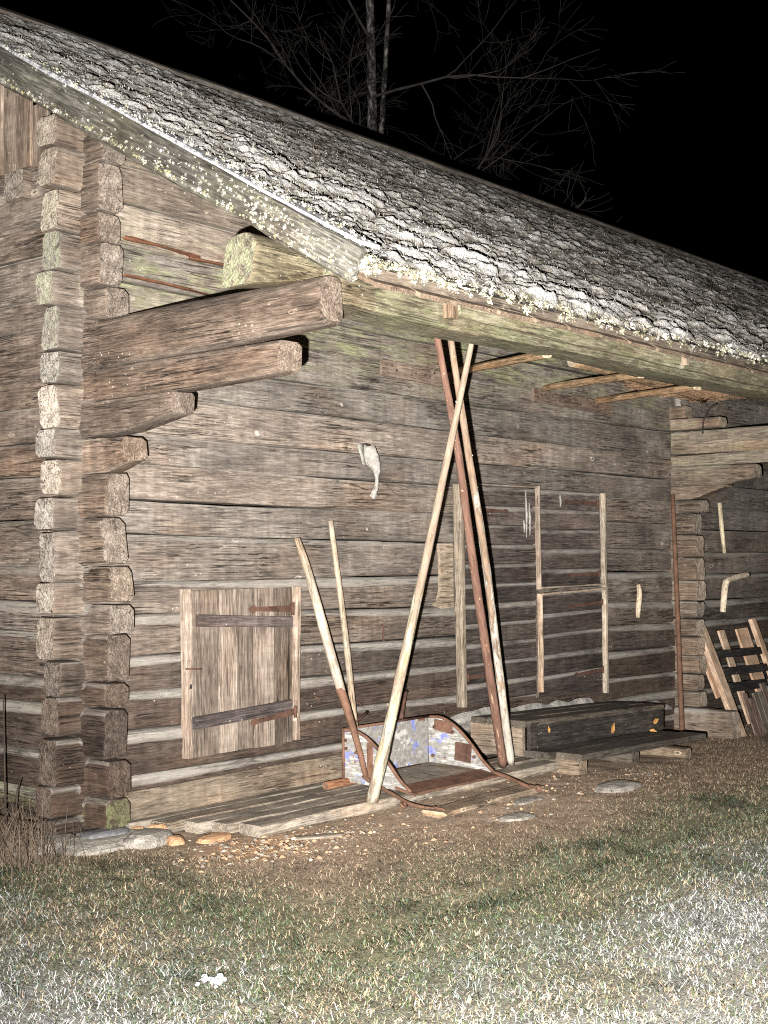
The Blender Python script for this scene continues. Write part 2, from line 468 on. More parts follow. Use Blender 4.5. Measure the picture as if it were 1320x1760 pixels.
def moss_mat():
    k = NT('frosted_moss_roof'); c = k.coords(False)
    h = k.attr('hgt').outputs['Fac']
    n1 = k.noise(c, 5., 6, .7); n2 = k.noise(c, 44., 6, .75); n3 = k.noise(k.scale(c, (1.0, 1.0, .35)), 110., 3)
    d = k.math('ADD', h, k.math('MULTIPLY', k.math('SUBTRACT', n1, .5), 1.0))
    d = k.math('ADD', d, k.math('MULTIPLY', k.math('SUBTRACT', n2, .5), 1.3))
    col = k.ramp(d, [(.03, (.03, .027, .022)), (.20, (.15, .132, .106)), (.42, (.31, .288, .25)), (.66, (.56, .545, .51)), (1., (.76, .75, .73))])  # pale tops are frost; dark low end paints shade between the moss cushions
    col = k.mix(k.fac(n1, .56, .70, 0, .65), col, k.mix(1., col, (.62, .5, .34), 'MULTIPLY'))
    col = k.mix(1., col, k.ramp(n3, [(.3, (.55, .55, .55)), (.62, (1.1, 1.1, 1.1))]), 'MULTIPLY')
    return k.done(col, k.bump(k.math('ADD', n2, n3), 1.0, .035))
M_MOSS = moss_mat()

# ------------------------------------------------------------------ terrain
def gz(x, y):
    x = np.asarray(x, float); y = np.asarray(y, float)
    z = -.042 * np.clip(x - 3.2, 0, 6)
    z = z + .018 * fbm(np.stack([x * .9, y * .9], -1), 3, 5)
    # dip and lip along the drip line of the eave
    z = z - .03 * np.exp(-((y + 2.52 + .05 * np.sin(x * 1.3)) / .10) ** 2) * (x > -.7) + .02 * np.exp(-((y + 2.75) / .14) ** 2) * (x > -.7)
    far = sstep(14, 60, np.hypot(x, y))
    return z * (1 - far)

def axis(lo, hi, a, b, d, D):
    c = list(np.arange(a, b, d)); v = a; s = d
    left = []
    while v > lo: s = min(s * 1.35, D); v -= s; left.append(v)
    v = c[-1]; s = d; right = []
    while v < hi: s = min(s * 1.35, D); v += s; right.append(v)
    return np.array(left[::-1] + c + right)

def zones(x, y):
    """frost, green, bare weights on the ground"""
    n = fbm(np.stack([x * 1.1, y * 1.1], -1), 4, 21); n2 = fbm(np.stack([x * 3.3, y * 3.3], -1), 3, 33)
    out = np.maximum(-2.55 - y, -.75 - x)         # metres outside the drip line of the roof
    frost = sstep(.0, 1.5, out + .55 * n + .35 * n2)
    green = np.clip(sstep(-.95, .05, out + .35 * n) - .2 * frost, 0, 1)
    bare = np.maximum(np.exp(-((y + 1.05) / .30) ** 2) * sstep(.1, .5, x) * (1 - sstep(3.6, 4.3, x)), np.exp(-(((x - 2.3) / .9) ** 2 + ((y + 1.45) / .32) ** 2)))
    bare = np.clip(bare * (1.15 + .7 * n2), 0, 1)
    return frost, green, bare

gx = axis(-220, 220, -4.2, 9.2, .045, 40); gy = axis(-220, 220, -5.2, .6, .045, 40)
GX, GY = np.meshgrid(gx, gy, indexing='ij')
GZ = gz(GX, GY)
fine = (np.abs(GX - 2.5) < 6.8) & (GY > -5.3) & (GY < .7)
GZ = GZ + fine * .010 * fbm(np.stack([GX * 9, GY * 9], -1), 3, 9)
GZ = np.where((GX > .15) & (GX < 14) & (GY > .2) & (GY < 5.2), GZ - .05, GZ)
fr, gr, ba = zones(GX, GY)
soil = np.array([.36, .27, .195]); gcol = np.array([.24, .225, .14]); fcol = np.array([.42, .42, .40]); dirt = np.array([.44, .335, .245]); orange = np.array([.50, .30, .17])
gc = soil + (gcol - soil) * gr[..., None]
gc = gc + (fcol - gc) * (fr * .8)[..., None]
gc = gc + (dirt - gc) * ba[..., None]
og = np.exp(-(((GX - .45) / .35) ** 2 + ((GY + .95) / .22) ** 2)) * 1.1
gc = gc + (orange - gc) * np.clip(og, 0, 1)[..., None]
gc = gc * (1 - .45 * np.clip(gr + fr - ba, 0, 1))[..., None]
nx, ny = len(gx), len(gy)
idx = np.arange(nx * ny).reshape(nx, ny)
F = np.stack([idx[:-1, :-1], idx[1:, :-1], idx[1:, 1:], idx[:-1, 1:]], -1).reshape(-1, 4)
ground = big_mesh('ground', np.stack([GX, GY, GZ], -1).reshape(-1, 3), F, M_GROUND, smooth=True, col=gc.reshape(-1, 3))
ground['kind'] = 'structure'
GZ1 = lambda x, y: float(gz(np.array(x), np.array(y)))

# ------------------------------------------------------------------ the log barn
barn = empty('log_barn', (0, 0, 0))
tag(barn, 'old weathered grey log barn with mossy overhanging roof and cross-notched corner', 'barn')

def log(x0, x1, zs0, zs1, T=.17, M=None, mats=None, end0=0., end1=0., rot=None, color=(1, 1, 1, 1), name='log', parent=None, rough=1.0, cut1=None, seg=.10, shl=None, crr=None):
    """hewn log along local x. zs0/zs1 = (bottom, top) at either end; outer face at local y = 0.
    end0/end1: length at that end that runs free past the notch and is rounded off. cut1: slope cut under end 1"""
    L = x1 - x0
    ns = max(4, int(L / seg) + 1)
    xs = list(np.linspace(x0, x1, ns))
    if end0: xs = [x0, x0 + .008, x0 + .03, x0 + end0 * .6, x0 + end0, x0 + end0 + .03] + [x for x in xs if x > x0 + end0 + .06]
    if end1: xs = [x for x in xs if x < x1 - end1 - .06] + [x1 - end1 - .03, x1 - end1, x1 - end1 * .6, x1 - .03, x1 - .008, x1]
    sd = rnd.randint(0, 99999)
    off = rnd.uniform(-.012, .012) * rough
    V = []; sh = []; fre = []; F = []; fm = []
    zc = (zs0[0] + zs0[1] + zs1[0] + zs1[1]) / 4
    xs = np.array(xs)
    cr = [rnd.uniform(.012, .040) for _ in range(4)]
    if crr: cr = [crr * rnd.uniform(.8, 1.1) for _ in range(4)]
    tlt = (rnd.uniform(-.10, .10), rnd.uniform(-.08, .08))
    def prof_(h, fb, ft, bk):
        """outline of the hewn log: back, front bottom corner, front face, front top corner (radii x, z)"""
        q = [(T, -h/2 + bk), (T - bk, -h/2), (T * .55, -h/2)]
        for k in range(5):
            t = k / 4 * math.pi / 2; q.append((fb[0] * (1 - math.sin(t)), -h/2 + fb[1] * (1 - math.cos(t))))
        for k in (.03, .3, .5, .7, .97): q.append((0, (-h/2 + fb[1]) + k * (h - fb[1] - ft[1])))
        for k in range(5):
            t = k / 4 * math.pi / 2; q.append((ft[0] * (1 - math.cos(t)), h/2 - ft[1] * (1 - math.sin(t))))
        q += [(T * .55, h/2), (T - bk, h/2), (T, h/2 - bk)]
        return q
    m = 21
    for x in xs:
        t = (x - x0) / L
        zb = zs0[0] + (zs1[0] - zs0[0]) * t; zt = zs0[1] + (zs1[1] - zs0[1]) * t
        h = zt - zb - .005; zm = (zb + zt) / 2
        e = 0.
        if end0: e = max(e, 1 - min(1, max(0, (x - x0 - end0) / .04)))
        if end1: e = max(e, 1 - min(1, max(0, (x1 - end1 - x) / .04)))
        hi_ = float(sstep(1.25, 1.75, zm)) if shl is None else 1 - shl
        sw = min(.052 - .036 * hi_, h * .3) * (1 + .3 * math.sin(x * 1.7 + sd)); sx = min(.044 - .032 * hi_, T * .6)
        he = h - .006 * e
        W = prof_(h, (min(.018, T * .3), .014), (sx, sw), .004)
        E = prof_(he, (cr[0], cr[1]), (cr[2], cr[3]), min(.03, T * .2))
        capin = 0.
        if end0 and x - x0 < .009: capin = .005 * (1 - (x - x0) / .009)
        if end1 and x1 - x < .009: capin = .005 * (1 - (x1 - x) / .009)
        Q = [(W[k][0] * (1 - e) + E[k][0] * e, W[k][1] * (1 - e) + E[k][1] * e) for k in range(m)]
        pts = np.array([[x * 1.1, k * .45 + sd * .13, 0] for k in range(m)]); pts2 = np.array([[x * 6, k * .9 + sd * .17, 3] for k in range(m)])
        lowf = float(vnoise(np.array([x * .55, sd * .77, 1.]), sd)); zf = float(vnoise(np.array([x * .8, sd * .77, 8.]), sd + 3))
        dn = vnoise(pts, sd) * .007 * rough + vnoise(pts2, sd + 1) * .004 * rough
        for k in range(m):
            y, z = Q[k]
            yy = T / 2 + (y - T / 2) * (1 - capin / (T / 2)); zz = z * (1 - capin / (h / 2))
            fr_ = 1. if 3 <= k <= 17 else 0.
            yy += (off + lowf * .010 * rough + dn[k]) * (fr_ if not e else 1.)
            zz += (zf * .008 * rough + dn[(k + 4) % m] * .6)
            xx = x
            if cut1 and x > x1 - cut1[0]:      # bottom swept up towards the end
                u_ = (x - (x1 - cut1[0])) / cut1[0]
                zz += u_ * cut1[1] * max(0, min(1, .5 - z / h))
            if (end0 and x - x0 < .05) or (end1 and x1 - x < .05):
                w_ = 1 - min(x - x0, x1 - x) / .05
                xx += w_ * (tlt[0] * z + tlt[1] * (y - T / 2) + .006 * float(vnoise(np.array([y * 30, z * 30, sd * .3]), sd)))
            V.append((xx, yy, zm + zz - zc))
            s_ = 0.
            if 14 <= k <= 17: s_ = (1 - e * .6) * (1 - .65 * hi_)
            if k == 13: s_ = .55 * (1 - e) * (1 - hi_)
            if k in (3, 4): s_ = .2
            sh.append(s_); fre.append(e)
    n = len(xs)
    for i in range(1, n):
        a = (i - 1) * m
        for k in range(m): F.append((a + k, a + m + k, a + m + (k + 1) % m, a + (k + 1) % m)); fm.append(0)
    # caps: a fan with a centre vertex so the ends are not dead flat
    for base, flip, dx in ((0, False, 1), ((n - 1) * m, True, -1)):
        ctr = len(V)
        q = np.mean([V[base + k] for k in range(m)], 0); V.append((q[0] + dx * rnd.uniform(-.002, .005), q[1], q[2])); sh.append(0); fre.append(1)
        for k in range(m):
            f = (base + k, base + (k + 1) % m, ctr); F.append(f if not flip else f[::-1]); fm.append(1)
    Mx = (M or Matrix.Identity(4)) @ Matrix.Translation((0, 0, zc))
    o = mesh(name, V, F, mats or [M_LOG, M_END], parent or barn, Mx, fm, True, {'shoulder': sh, 'free': fre}, color)
    sm = [True] * len(F)
    for i in range(len(F) - 2 * m, len(F)): sm[i] = False
    o.data.polygons.foreach_set('use_smooth', sm)
    o.data.set_sharp_from_angle(angle=R(27))
    return o

# front wall courses (heights at the near corner / at the inner corner)
ZL = [.03, .123, .303, .569, .788, .995, 1.24, 1.425, 1.713, 1.902, 2.111, 2.282, 2.533, 2.717, 2.976, 3.171, 3.395, 3.633, 3.858, 4.05]
ZR = [-.20, .03, .26, .44, .68, .905, 1.11, 1.40, 1.59, 1.84, 2.06, 2.27, 2.47, 2.73, 2.91, 3.12, 3.33, 3.57, 3.80, 4.03]
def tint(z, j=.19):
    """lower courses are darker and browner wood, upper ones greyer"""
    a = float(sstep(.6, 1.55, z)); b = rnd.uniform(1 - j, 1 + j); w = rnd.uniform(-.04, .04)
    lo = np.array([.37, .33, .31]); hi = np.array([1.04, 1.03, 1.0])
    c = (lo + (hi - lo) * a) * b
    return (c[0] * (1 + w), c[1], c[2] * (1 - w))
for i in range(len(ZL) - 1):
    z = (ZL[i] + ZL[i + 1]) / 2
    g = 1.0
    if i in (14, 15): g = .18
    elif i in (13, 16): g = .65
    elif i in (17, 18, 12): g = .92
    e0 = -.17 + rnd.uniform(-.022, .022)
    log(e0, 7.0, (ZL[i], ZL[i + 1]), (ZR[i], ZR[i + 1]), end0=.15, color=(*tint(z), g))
# front wall of the room beyond
zr = [-.25, .0, .22, .43, .66, .9, 1.1, 1.36, 1.58, 1.8, 2.02, 2.25, 2.46, 2.7, 2.92, 3.15, 3.4, 3.62, 3.85]
for i in range(len(zr) - 1):
    c = tint(zr[i] + .1); log(7.1, 12.4, (zr[i], zr[i + 1]), (zr[i] - .03, zr[i + 1] - .03), color=(c[0] * .8, c[1] * .82, c[2] * .84, .95), seg=.2)

# gable wall courses: local x runs towards the yard (-Y)
GM = Matrix.Rotation(-math.pi / 2, 4, 'Z')
ZG = [.0, .06, .234, .448, .726, .868, 1.137, 1.311, 1.518, 1.789, 2.036, 2.231, 2.439, 2.638, 2.896, 3.079, 3.329, 3.496, 3.77, 3.958, 4.12]
EX = {10: .36, 11: .775, 12: 1.53, 13: 1.83}
CUT = {11: (.45, .085), 10: (.15, .05), 12: (.12, .03), 13: (.10, .05)}
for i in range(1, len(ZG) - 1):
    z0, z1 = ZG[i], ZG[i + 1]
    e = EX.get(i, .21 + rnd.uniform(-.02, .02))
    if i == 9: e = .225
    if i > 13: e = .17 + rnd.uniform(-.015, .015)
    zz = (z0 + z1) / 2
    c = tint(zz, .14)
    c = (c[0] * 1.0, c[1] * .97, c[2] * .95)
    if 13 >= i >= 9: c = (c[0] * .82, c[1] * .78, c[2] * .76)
    g = .3 if i == 1 else 1.
    zb, zt = z0, z1
    if i == 13: zt, zb = 2.905, 2.625
    if i == 12: zb, zt = 2.43, 2.63
    mats = [M_GLOG, M_GEND]
    log(-4.8, e, (zb + rnd.uniform(-.01, .01) * (i not in (12, 13)), zt), (zb, zt), M=GM, mats=mats, end1=(.17 if e < .4 else e - .12), color=(*c, g), cut1=CUT.get(i), seg=.12, rough=1.2, crr={12: .055, 13: .075, 11: .04}.get(i))

# back of the barn and far gable, plain courses
for i in range(len(ZL) - 1):
    log(-.2, 12.4, (ZL[i], ZL[i + 1]), (ZL[i] - .2, ZL[i + 1] - .2), M=Matrix.Translation((0, 4.6, 0)), color=(.9, .88, .85, 1), seg=1.0)

# vertical boarding in the gable
for k in range(20):
    y = .36 + k * .145
    top = min(4.3 + .595 * y, 6.9 - .595 * y) - .30
    if top < 4.0: continue
    beam('gable_board', (-.015 - (k % 2) * .018, y, 3.86 + rnd.uniform(-.02, .02)), (-.015 - (k % 2) * .018, y, top), .15, .024, (-1, 0, 0), M_BOARD, barn, color=(.62, .58, .54, 1))
beam('gable_block', (-.07, .56, 3.76), (.1, .56, 3.76), .19, .16, (0, 0, 1), [M_GLOG, M_END], barn, color=(.8, .78, .75, 1))

# cross wall between the two rooms
ZC = [-.18, .10, .26, .42, .60, .78, .95, 1.11, 1.31, 1.53, 1.74, 1.94, 2.07, 2.20, 2.385, 2.50, 2.62, 2.73, 2.84, 2.97]
CM = Matrix.Translation((6.9, 0, 0)) @ GM
for i in range(len(ZC) - 1):
    e = .245 + rnd.uniform(-.012, .012)
    cut = None; g = 1.
    if i == 0: e = .58
    if i == 12: e = .545; cut = (.30, .10)
    if i == 11: e = .30
    if i == 13: e = .84; cut = (.30, .05)
    if i > 13: e = 1.9 if i < 17 else .5; g = .62
    if i == 13: g = .7
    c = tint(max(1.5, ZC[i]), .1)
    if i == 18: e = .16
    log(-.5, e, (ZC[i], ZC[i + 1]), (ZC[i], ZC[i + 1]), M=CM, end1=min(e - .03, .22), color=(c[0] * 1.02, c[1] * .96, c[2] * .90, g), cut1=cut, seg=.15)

# purlin carrying the eave, with facing timbers
def round_log(name, A, B, r, mats, parent, color, rough=.07):
    n = int((Vector(B) - Vector(A)).length / .15) + 2
    pts = [Vector(A).lerp(Vector(B), i / (n - 1)) + Vector((0, rnd.uniform(-.006, .006), rnd.uniform(-.006, .006))) for i in range(n)]
    rad = [r] * n; rad[0] = r * .93
    return tube(name, pts, rad, mats, parent, 18, rough, color)
log(-.33, .17, (2.81, 3.075), (2.90, 3.07), T=.23, M=Matrix.Translation((0, -1.755, 0)), mats=[M_PURL, M_END], end0=.48, color=(.62, .62, .55, .30), name='purlin_end', seg=.06, rough=1.5, crr=.085)
log(.15, 13.6, (2.79, 3.05), (2.77, 3.03), T=.24, M=Matrix.Translation((0, -1.765, 0)), mats=[M_PURL, M_END], end0=.3, color=(.68, .68, .62, .40), name='purlin', seg=.15, rough=1.5)
beam('purlin_facing', (1.12, -1.79, 2.92), (3.62, -1.79, 2.905), .15, .075, (0, -1, 0), [M_PURL, M_END], barn, .006, .02, (.80, .80, .72, .35))
beam('purlin_facing', (3.68, -1.795, 2.905), (9.5, -1.795, 2.88), .15, .075, (0, -1, 0), [M_PURL, M_END], barn, .006, .02, (.80, .80, .74, .45))
beam('purlin_block', (1.065, -1.80, 2.83), (1.065, -1.80, 3.0), .075, .05, (0, -1, 0), [M_BOARD, M_END], barn, color=(.8, .68, .55, 1))
beam('purlin_block', (3.65, -1.845, 2.84), (3.65, -1.845, 3.0), .05, .04, (0, -1, 0), [M_BOARD, M_END], barn, color=(.8, .72, .62, 1))
beam('purlin_block', (.45, -1.785, 3.0), (1.0, -1.785, 2.97), .06, .03, (0, -1, 0), M_STICK, barn, color=(.75, .45, .33, 1))
beam('purlin_block', (2.75, -1.835, 3.01), (3.58, -1.84, 2.94), .09, .03, (0, -1, 0), M_BOARD, barn, color=(.9, .74, .6, 1))

# ---- roof
K = .595
EZ, EY, RY = 2.735, -2.6, 1.57
XA, XB = -.60, 14.2
def roofz(y): return EZ + K * (y - EY)
RZ = roofz(RY)
nl = math.hypot(1, K)
slab = [(EY, EZ - .045), (EY, EZ), (RY, RZ), (2 * RY - EY, EZ), (2 * RY - EY, EZ - .045), (RY + .0, RZ - .17)]
V = [(x, y, z) for x in (XA + .05, XB) for y, z in slab]
F = [(0, 1, 2, 5), (5, 2, 3, 4), (9, 8, 7, 11)[::1], (11, 8, 9, 10)]
F = [(0, 5, 2, 1), (5, 4, 3, 2), (6, 7, 8, 11), (11, 8, 9, 10), (0, 1, 7, 6), (1, 2, 8, 7), (2, 3, 9, 8), (3, 4, 10, 9), (4, 5, 11, 10), (5, 0, 6, 11)]
roof = mesh('roof', V, F, M_DECK, barn, color=(.5, .46, .42, 1))
# soffit boards under the eave, between purlin and wall and out to the drip edge
for k in range(34):
    x = XA + .25 + k * .30
    beam('roof_board', (x, EY + .02, EZ - .060), (x, .1, roofz(.1) - .168), .27, .022, (0, -K, 1), M_DECK, roof, color=(.62, .52, .44, 1), seg=.6)
# boards along the verge
beam('verge_board', (XA, EY + .0, EZ - .005), (XA, RY, RZ - .095), .15, .035, (-1, 0, 0), wood_mat('mossy_verge_board', (.035, .032, .028), (.08, .075, .066), (.26, .25, .225), knots=False, algae=(.15, .155, .09)), roof, .008, .01, (.62, .61, .58, .85), w2=.19)
M_FROST = plain('frosted_plank_edge', (.03, .03, .03), (.58, .585, .60), 17., 1.0)
beam('verge_cap', (XA + .055, EY - .01, EZ + .085), (XA + .055, RY, RZ + .012), .13, .022, (0, -K, 1), M_FROST, roof, .008, .008, seg=.05)
beam('verge_board', (XA, RY, RZ - .10), (XA, 2 * RY - EY, EZ - .10), .19, .035, (-1, 0, 0), M_DECK, roof, .008, .01)
beam('ridge_board', (XA, RY - .07, RZ + .02), (XB, RY - .07, RZ + .02), .16, .03, (0, -K, 1), M_DECK, roof, .004, color=(.42, .42, .42, 1))
beam('ridge_board', (XA, RY + .07, RZ + .02), (XB, RY + .07, RZ + .02), .16, .03, (0, K, 1), M_DECK, roof, .004, color=(.42, .42, .42, 1))
# moss cushions: a height field of overlapping domes on the front slope
X0m, X1m = XA - .012, 13.9
nv = 300; SL = (RY - EY) * nl
xs_ = [X0m]
while xs_[-1] < X1m: xs_.append(xs_[-1] + .015 + .0026 * max(0, xs_[-1] + .4))
xs_ = np.array(xs_); ss_ = np.linspace(-.03, SL - .05, nv)
MX, MS = np.meshgrid(xs_, ss_, indexing='ij')
H = np.zeros_like(MX)
Qm = np.zeros_like(MX)
WX = MX + .035 * fbm(np.stack([MX * 6, MS * 6], -1), 3, 41); WS = MS + .035 * fbm(np.stack([MX * 6, MS * 6], -1), 3, 43)
for nd, r0, r1, hk in ((500, .07, .12, .42), (7500, .028, .058, .68), (20000, .012, .030, .85)):
    dxs = X0m + (X1m - X0m) * rng.random(nd) ** 1.4; dss = rng.random(nd) * SL
    clump = fbm(np.stack([dxs * .8, dss * .8], -1), 3, 77)
    drad = r0 + (r1 - r0) * rng.random(nd) ** 1.6; dh = drad * hk * rng.uniform(.6, 1.25, nd) * (.75 + .6 * clump)
    asp = rng.uniform(1.0, 2.6, nd)
    for a, b, r, h, rx in zip(dxs, dss, drad, dh, drad * asp):
        i0, i1 = np.searchsorted(xs_, (a - rx - .05, a + rx + .05)); j0, j1 = np.searchsorted(ss_, (b - r - .05, b + r + .05))
        if i1 <= i0 or j1 <= j0: continue
        q = np.sqrt(np.clip(1 - ((WX[i0:i1, j0:j1] - a) / rx) ** 2 - ((WS[i0:i1, j0:j1] - b) / r) ** 2, 0, 1))
        H[i0:i1, j0:j1] = np.maximum(H[i0:i1, j0:j1], h * q + .35 * H[i0:i1, j0:j1] * (q > 0))
        Qm[i0:i1, j0:j1] = np.maximum(Qm[i0:i1, j0:j1], q * min(1., .35 + h / .05))
edge = sstep(.10, .34, MX - X0m + .05 * fbm(np.stack([MX * 5, MS * 5], -1), 2, 15))
fade = 1 - .5 * sstep(2.2, SL, MS)
H = H * (.22 + .78 * edge) * fade + .055 * np.exp(-(MX - X0m) / .5) * np.exp(-MS / 1.3)
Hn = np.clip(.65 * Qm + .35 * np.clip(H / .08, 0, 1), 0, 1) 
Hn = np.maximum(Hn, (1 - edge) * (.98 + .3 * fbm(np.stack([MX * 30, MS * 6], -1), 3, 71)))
H = H + .016 * (.35 + .65 * edge) * fbm(np.stack([MX * 18, MS * 24], -1), 3, 4) + .008 * fbm(np.stack([MX * 60, MS * 60], -1), 2, 6) * (.3 + Qm) + .010
sag = .02 * fbm(np.stack([MX * .5, MS * .5], -1), 2, 60)
H = H + sag
yn, zn = -K / nl, 1 / nl
MY = EY + MS / nl + H * yn * 1.0; MZ = EZ + MS * K / nl + H * zn + .004
idx = np.arange(MX.size).reshape(MX.shape)
F = np.stack([idx[:-1, :-1], idx[1:, :-1], idx[1:, 1:], idx[:-1, 1:]], -1).reshape(-1, 4)
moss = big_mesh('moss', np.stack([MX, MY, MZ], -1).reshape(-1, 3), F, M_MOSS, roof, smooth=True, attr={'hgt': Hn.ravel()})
moss['kind'] = 'stuff'

def tufts(name, P, size, cols, parent, mat, per=40, flat=0.):
    """fluffy lichen tufts: little crumpled faces round each point"""
    n = len(P); N = n * per
    c = np.repeat(P, per, 0); sz = np.repeat(size, per)[:, None]
    d = rng.normal(size=(N, 3)); d /= np.linalg.norm(d, axis=1)[:, None]
    ctr = c + d * sz * rng.uniform(.25, 1., (N, 1))
    a = rng.normal(size=(N, 3)); a /= np.linalg.norm(a, axis=1)[:, None]; b = np.cross(a, d); b /= np.linalg.norm(b, axis=1)[:, None] + 1e-6
    s = sz * rng.uniform(.10, .32, (N, 1))
    V = np.stack([ctr - a * s, ctr + a * s * .9 - b * s * .3, ctr + b * s], 1).reshape(-1, 3)
    F = np.arange(N * 3).reshape(-1, 3)
    col = np.repeat(np.repeat(cols, per, 0) * rng.uniform(.7, 1.2, (N, 1)), 3, 0)
    o = big_mesh(name, V, F, mat, parent, col=col); o['kind'] = 'stuff'
    return o
P = []; sz = []; cl = []
cream = np.array([.56, .53, .38]); white = np.array([.66, .64, .58]); yel = np.array([.50, .47, .24])
for _ in range(1300):   # eave drip edge
    x = XA + (9.5) * rnd.random() ** 1.5; up = rnd.random() ** 2
    P.append((x, EY - .015 + up * .10, EZ + .02 + up * .06 - rnd.random() ** 2 * .05)); sz.append(.006 + .030 * rnd.random() ** 2.2); cl.append((cream if rnd.random() < .55 else white if rnd.random() < .5 else np.array([.22, .2, .13])) * rnd.uniform(.35, .95))
for _ in range(1500):   # along the verge, both edges of the board
    t = rnd.random() ** 1.0; y = EY + t * 4.1; lowe = rnd.random() < .5
    P.append((XA - .02 + rnd.uniform(-.015, .02) + (0 if lowe else .02), y, roofz(y) + ((-(.075 + .10 * t) + abs(rnd.gauss(0, .015))) if lowe else (.065 - .06 * t - abs(rnd.gauss(0, .035)))))); sz.append(.003 + .013 * rnd.random() ** 2); cl.append((cream if rnd.random() < .5 else white if rnd.random() < .6 else yel) * rnd.uniform(.3, .9))
for _ in range(900):    # clumps breaking up the frosted edge
    t = rnd.random(); y = EY + t * 4.1
    P.append((XA + rnd.uniform(-.02, .15), y, roofz(y) + .098 - .075 * t + rnd.uniform(-.004, .008))); sz.append(.004 + .014 * rnd.random() ** 2); cl.append((white if rnd.random() < .6 else cream if rnd.random() < .5 else np.array([.10, .085, .06])) * rnd.uniform(.4, .95))
for _ in range(220):    # crust on the face of the verge board near the eave
    y = EY + abs(rnd.gauss(0, .8)) ; 
    if y > 1.4: continue
    P.append((XA - .022, y, roofz(y) - (.0 + (y - EY) / 4.1 * .09) + rnd.uniform(-.04, .04) * (1 + (y - EY) / 4.1))); sz.append(rnd.uniform(.003, .011)); cl.append((cream if rnd.random() < .4 else white) * rnd.uniform(.5, 1.))
tufts('lichen', np.array(P), np.array(sz), np.array(cl), roof, M_LICH)
# wispy moss fibres and frosted straws all over the cushions
n = 30000
ii = rng.integers(0, MX.shape[0] - 1, n); jj = rng.integers(0, int(nv * .8), n)
sel = rng.random(n) < np.clip(.2 + Hn[ii, jj], 0, 1); ii, jj = ii[sel], jj[sel]; n = len(ii)
base = np.stack([MX, MY, MZ], -1)[ii, jj]
L_ = rng.uniform(.005, .017, n)[:, None]; dirv = np.stack([rng.normal(0, .35, n), rng.normal(-.3, .3, n), rng.uniform(.5, 1., n)], -1)
side = np.stack([rng.normal(size=n), rng.normal(size=n), np.zeros(n)], -1); side /= np.linalg.norm(side, axis=1)[:, None]
V = np.stack([base - side * .0022, base + side * .0022, base + dirv * L_], 1).reshape(-1, 3)
fc = np.where(rng.random((n, 1)) < .45, white * .8, np.array([.2, .16, .11])) * rng.uniform(.6, 1.1, (n, 1))
o = big_mesh('moss_fibre', V, np.arange(3 * n).reshape(-1, 3), M_LICH, roof, col=np.repeat(fc, 3, 0)); o['kind'] = 'stuff'

# ---- hatch
hatch = beam('hatch', (1.215, -.012, .37), (1.215, -.012, 1.355), .90, .02, (0, -1, 0), M_DARK, barn, .0)
hx = [.765, .99, 1.155, 1.29, 1.475, 1.645]
for a, b, c in zip(hx[:-1], hx[1:], (.50, .80, .56, .74, .45)):
    beam('board', ((a + b) / 2, -.033 + rnd.uniform(-.006, .003), .365 + rnd.uniform(-.008, .008)), ((a + b) / 2 + rnd.uniform(-.004, .004), -.034 + rnd.uniform(-.005, .003), 1.36), b - a - .016, .028, (0, -1, 0), M_BOARD, hatch, .0025, .004, (c, c * .97, c * .94, 1), w2=b - a - .018)
beam('frame_board', (.742, -.032, .36), (.735, -.032, 1.37), .05, .06, (0, -1, 0), M_BOARD, hatch, .006, .01, (.95, .9, .86, 1))
beam('frame_board', (1.668, -.030, .37), (1.69, -.030, 1.365), .045, .06, (0, -1, 0), M_BOARD, hatch, .004, .008, (.9, .84, .78, 1))
beam('cleat', (.80, -.062, 1.18), (1.61, -.062, 1.135), .075, .03, (0, -1, 0), M_DOOR, hatch, .003, color=(.62, .58, .6, 1))
beam('cleat', (.772, -.062, .565), (1.60, -.062, .60), .075, .03, (0, -1, 0), M_DOOR, hatch, .003, color=(.55, .53, .56, 1))
def hinge(parent, x0, x1, z0, z1, y, w_=.032):
    """strap hinge, pointed at x0, knuckle at x1"""
    d = Vector((x1 - x0, 0, z1 - z0)); L = d.length; sgn = 1 if x1 > x0 else -1
    ang = math.atan2(z1 - z0, x1 - x0)
    M = Matrix.Translation((x0, y, z0)) @ Matrix.Rotation(-ang, 4, 'Y')
    prism('hinge', [(0, 0), (.035, -w_ * .62), (.06, -w_ * .3), (L, -w_ / 2), (L, w_ / 2), (.06, w_ * .3), (.035, w_ * .62)], .007, M_DRUST, M, parent)
    tube('hinge_pin', [(x1, y, z1 - w_ * .9), (x1, y, z1 + w_ * .9)], .011, M_DRUST, parent, 8)
hinge(hatch, 1.24, 1.632, 1.232, 1.222, -.058, .045)
hinge(hatch, 1.22, 1.622, .525, .558, -.085, .042)
tube('hook', [(.71, -.06, .895), (.76, -.085, .892), (.82, -.075, .888), (.83, -.055, .885)], .006, M_DRUST, hatch, 6)
tube('keyhole_ring', [(.745, -.064, .775), (.745, -.066, .80)], .007, M_DARK, hatch, 6)

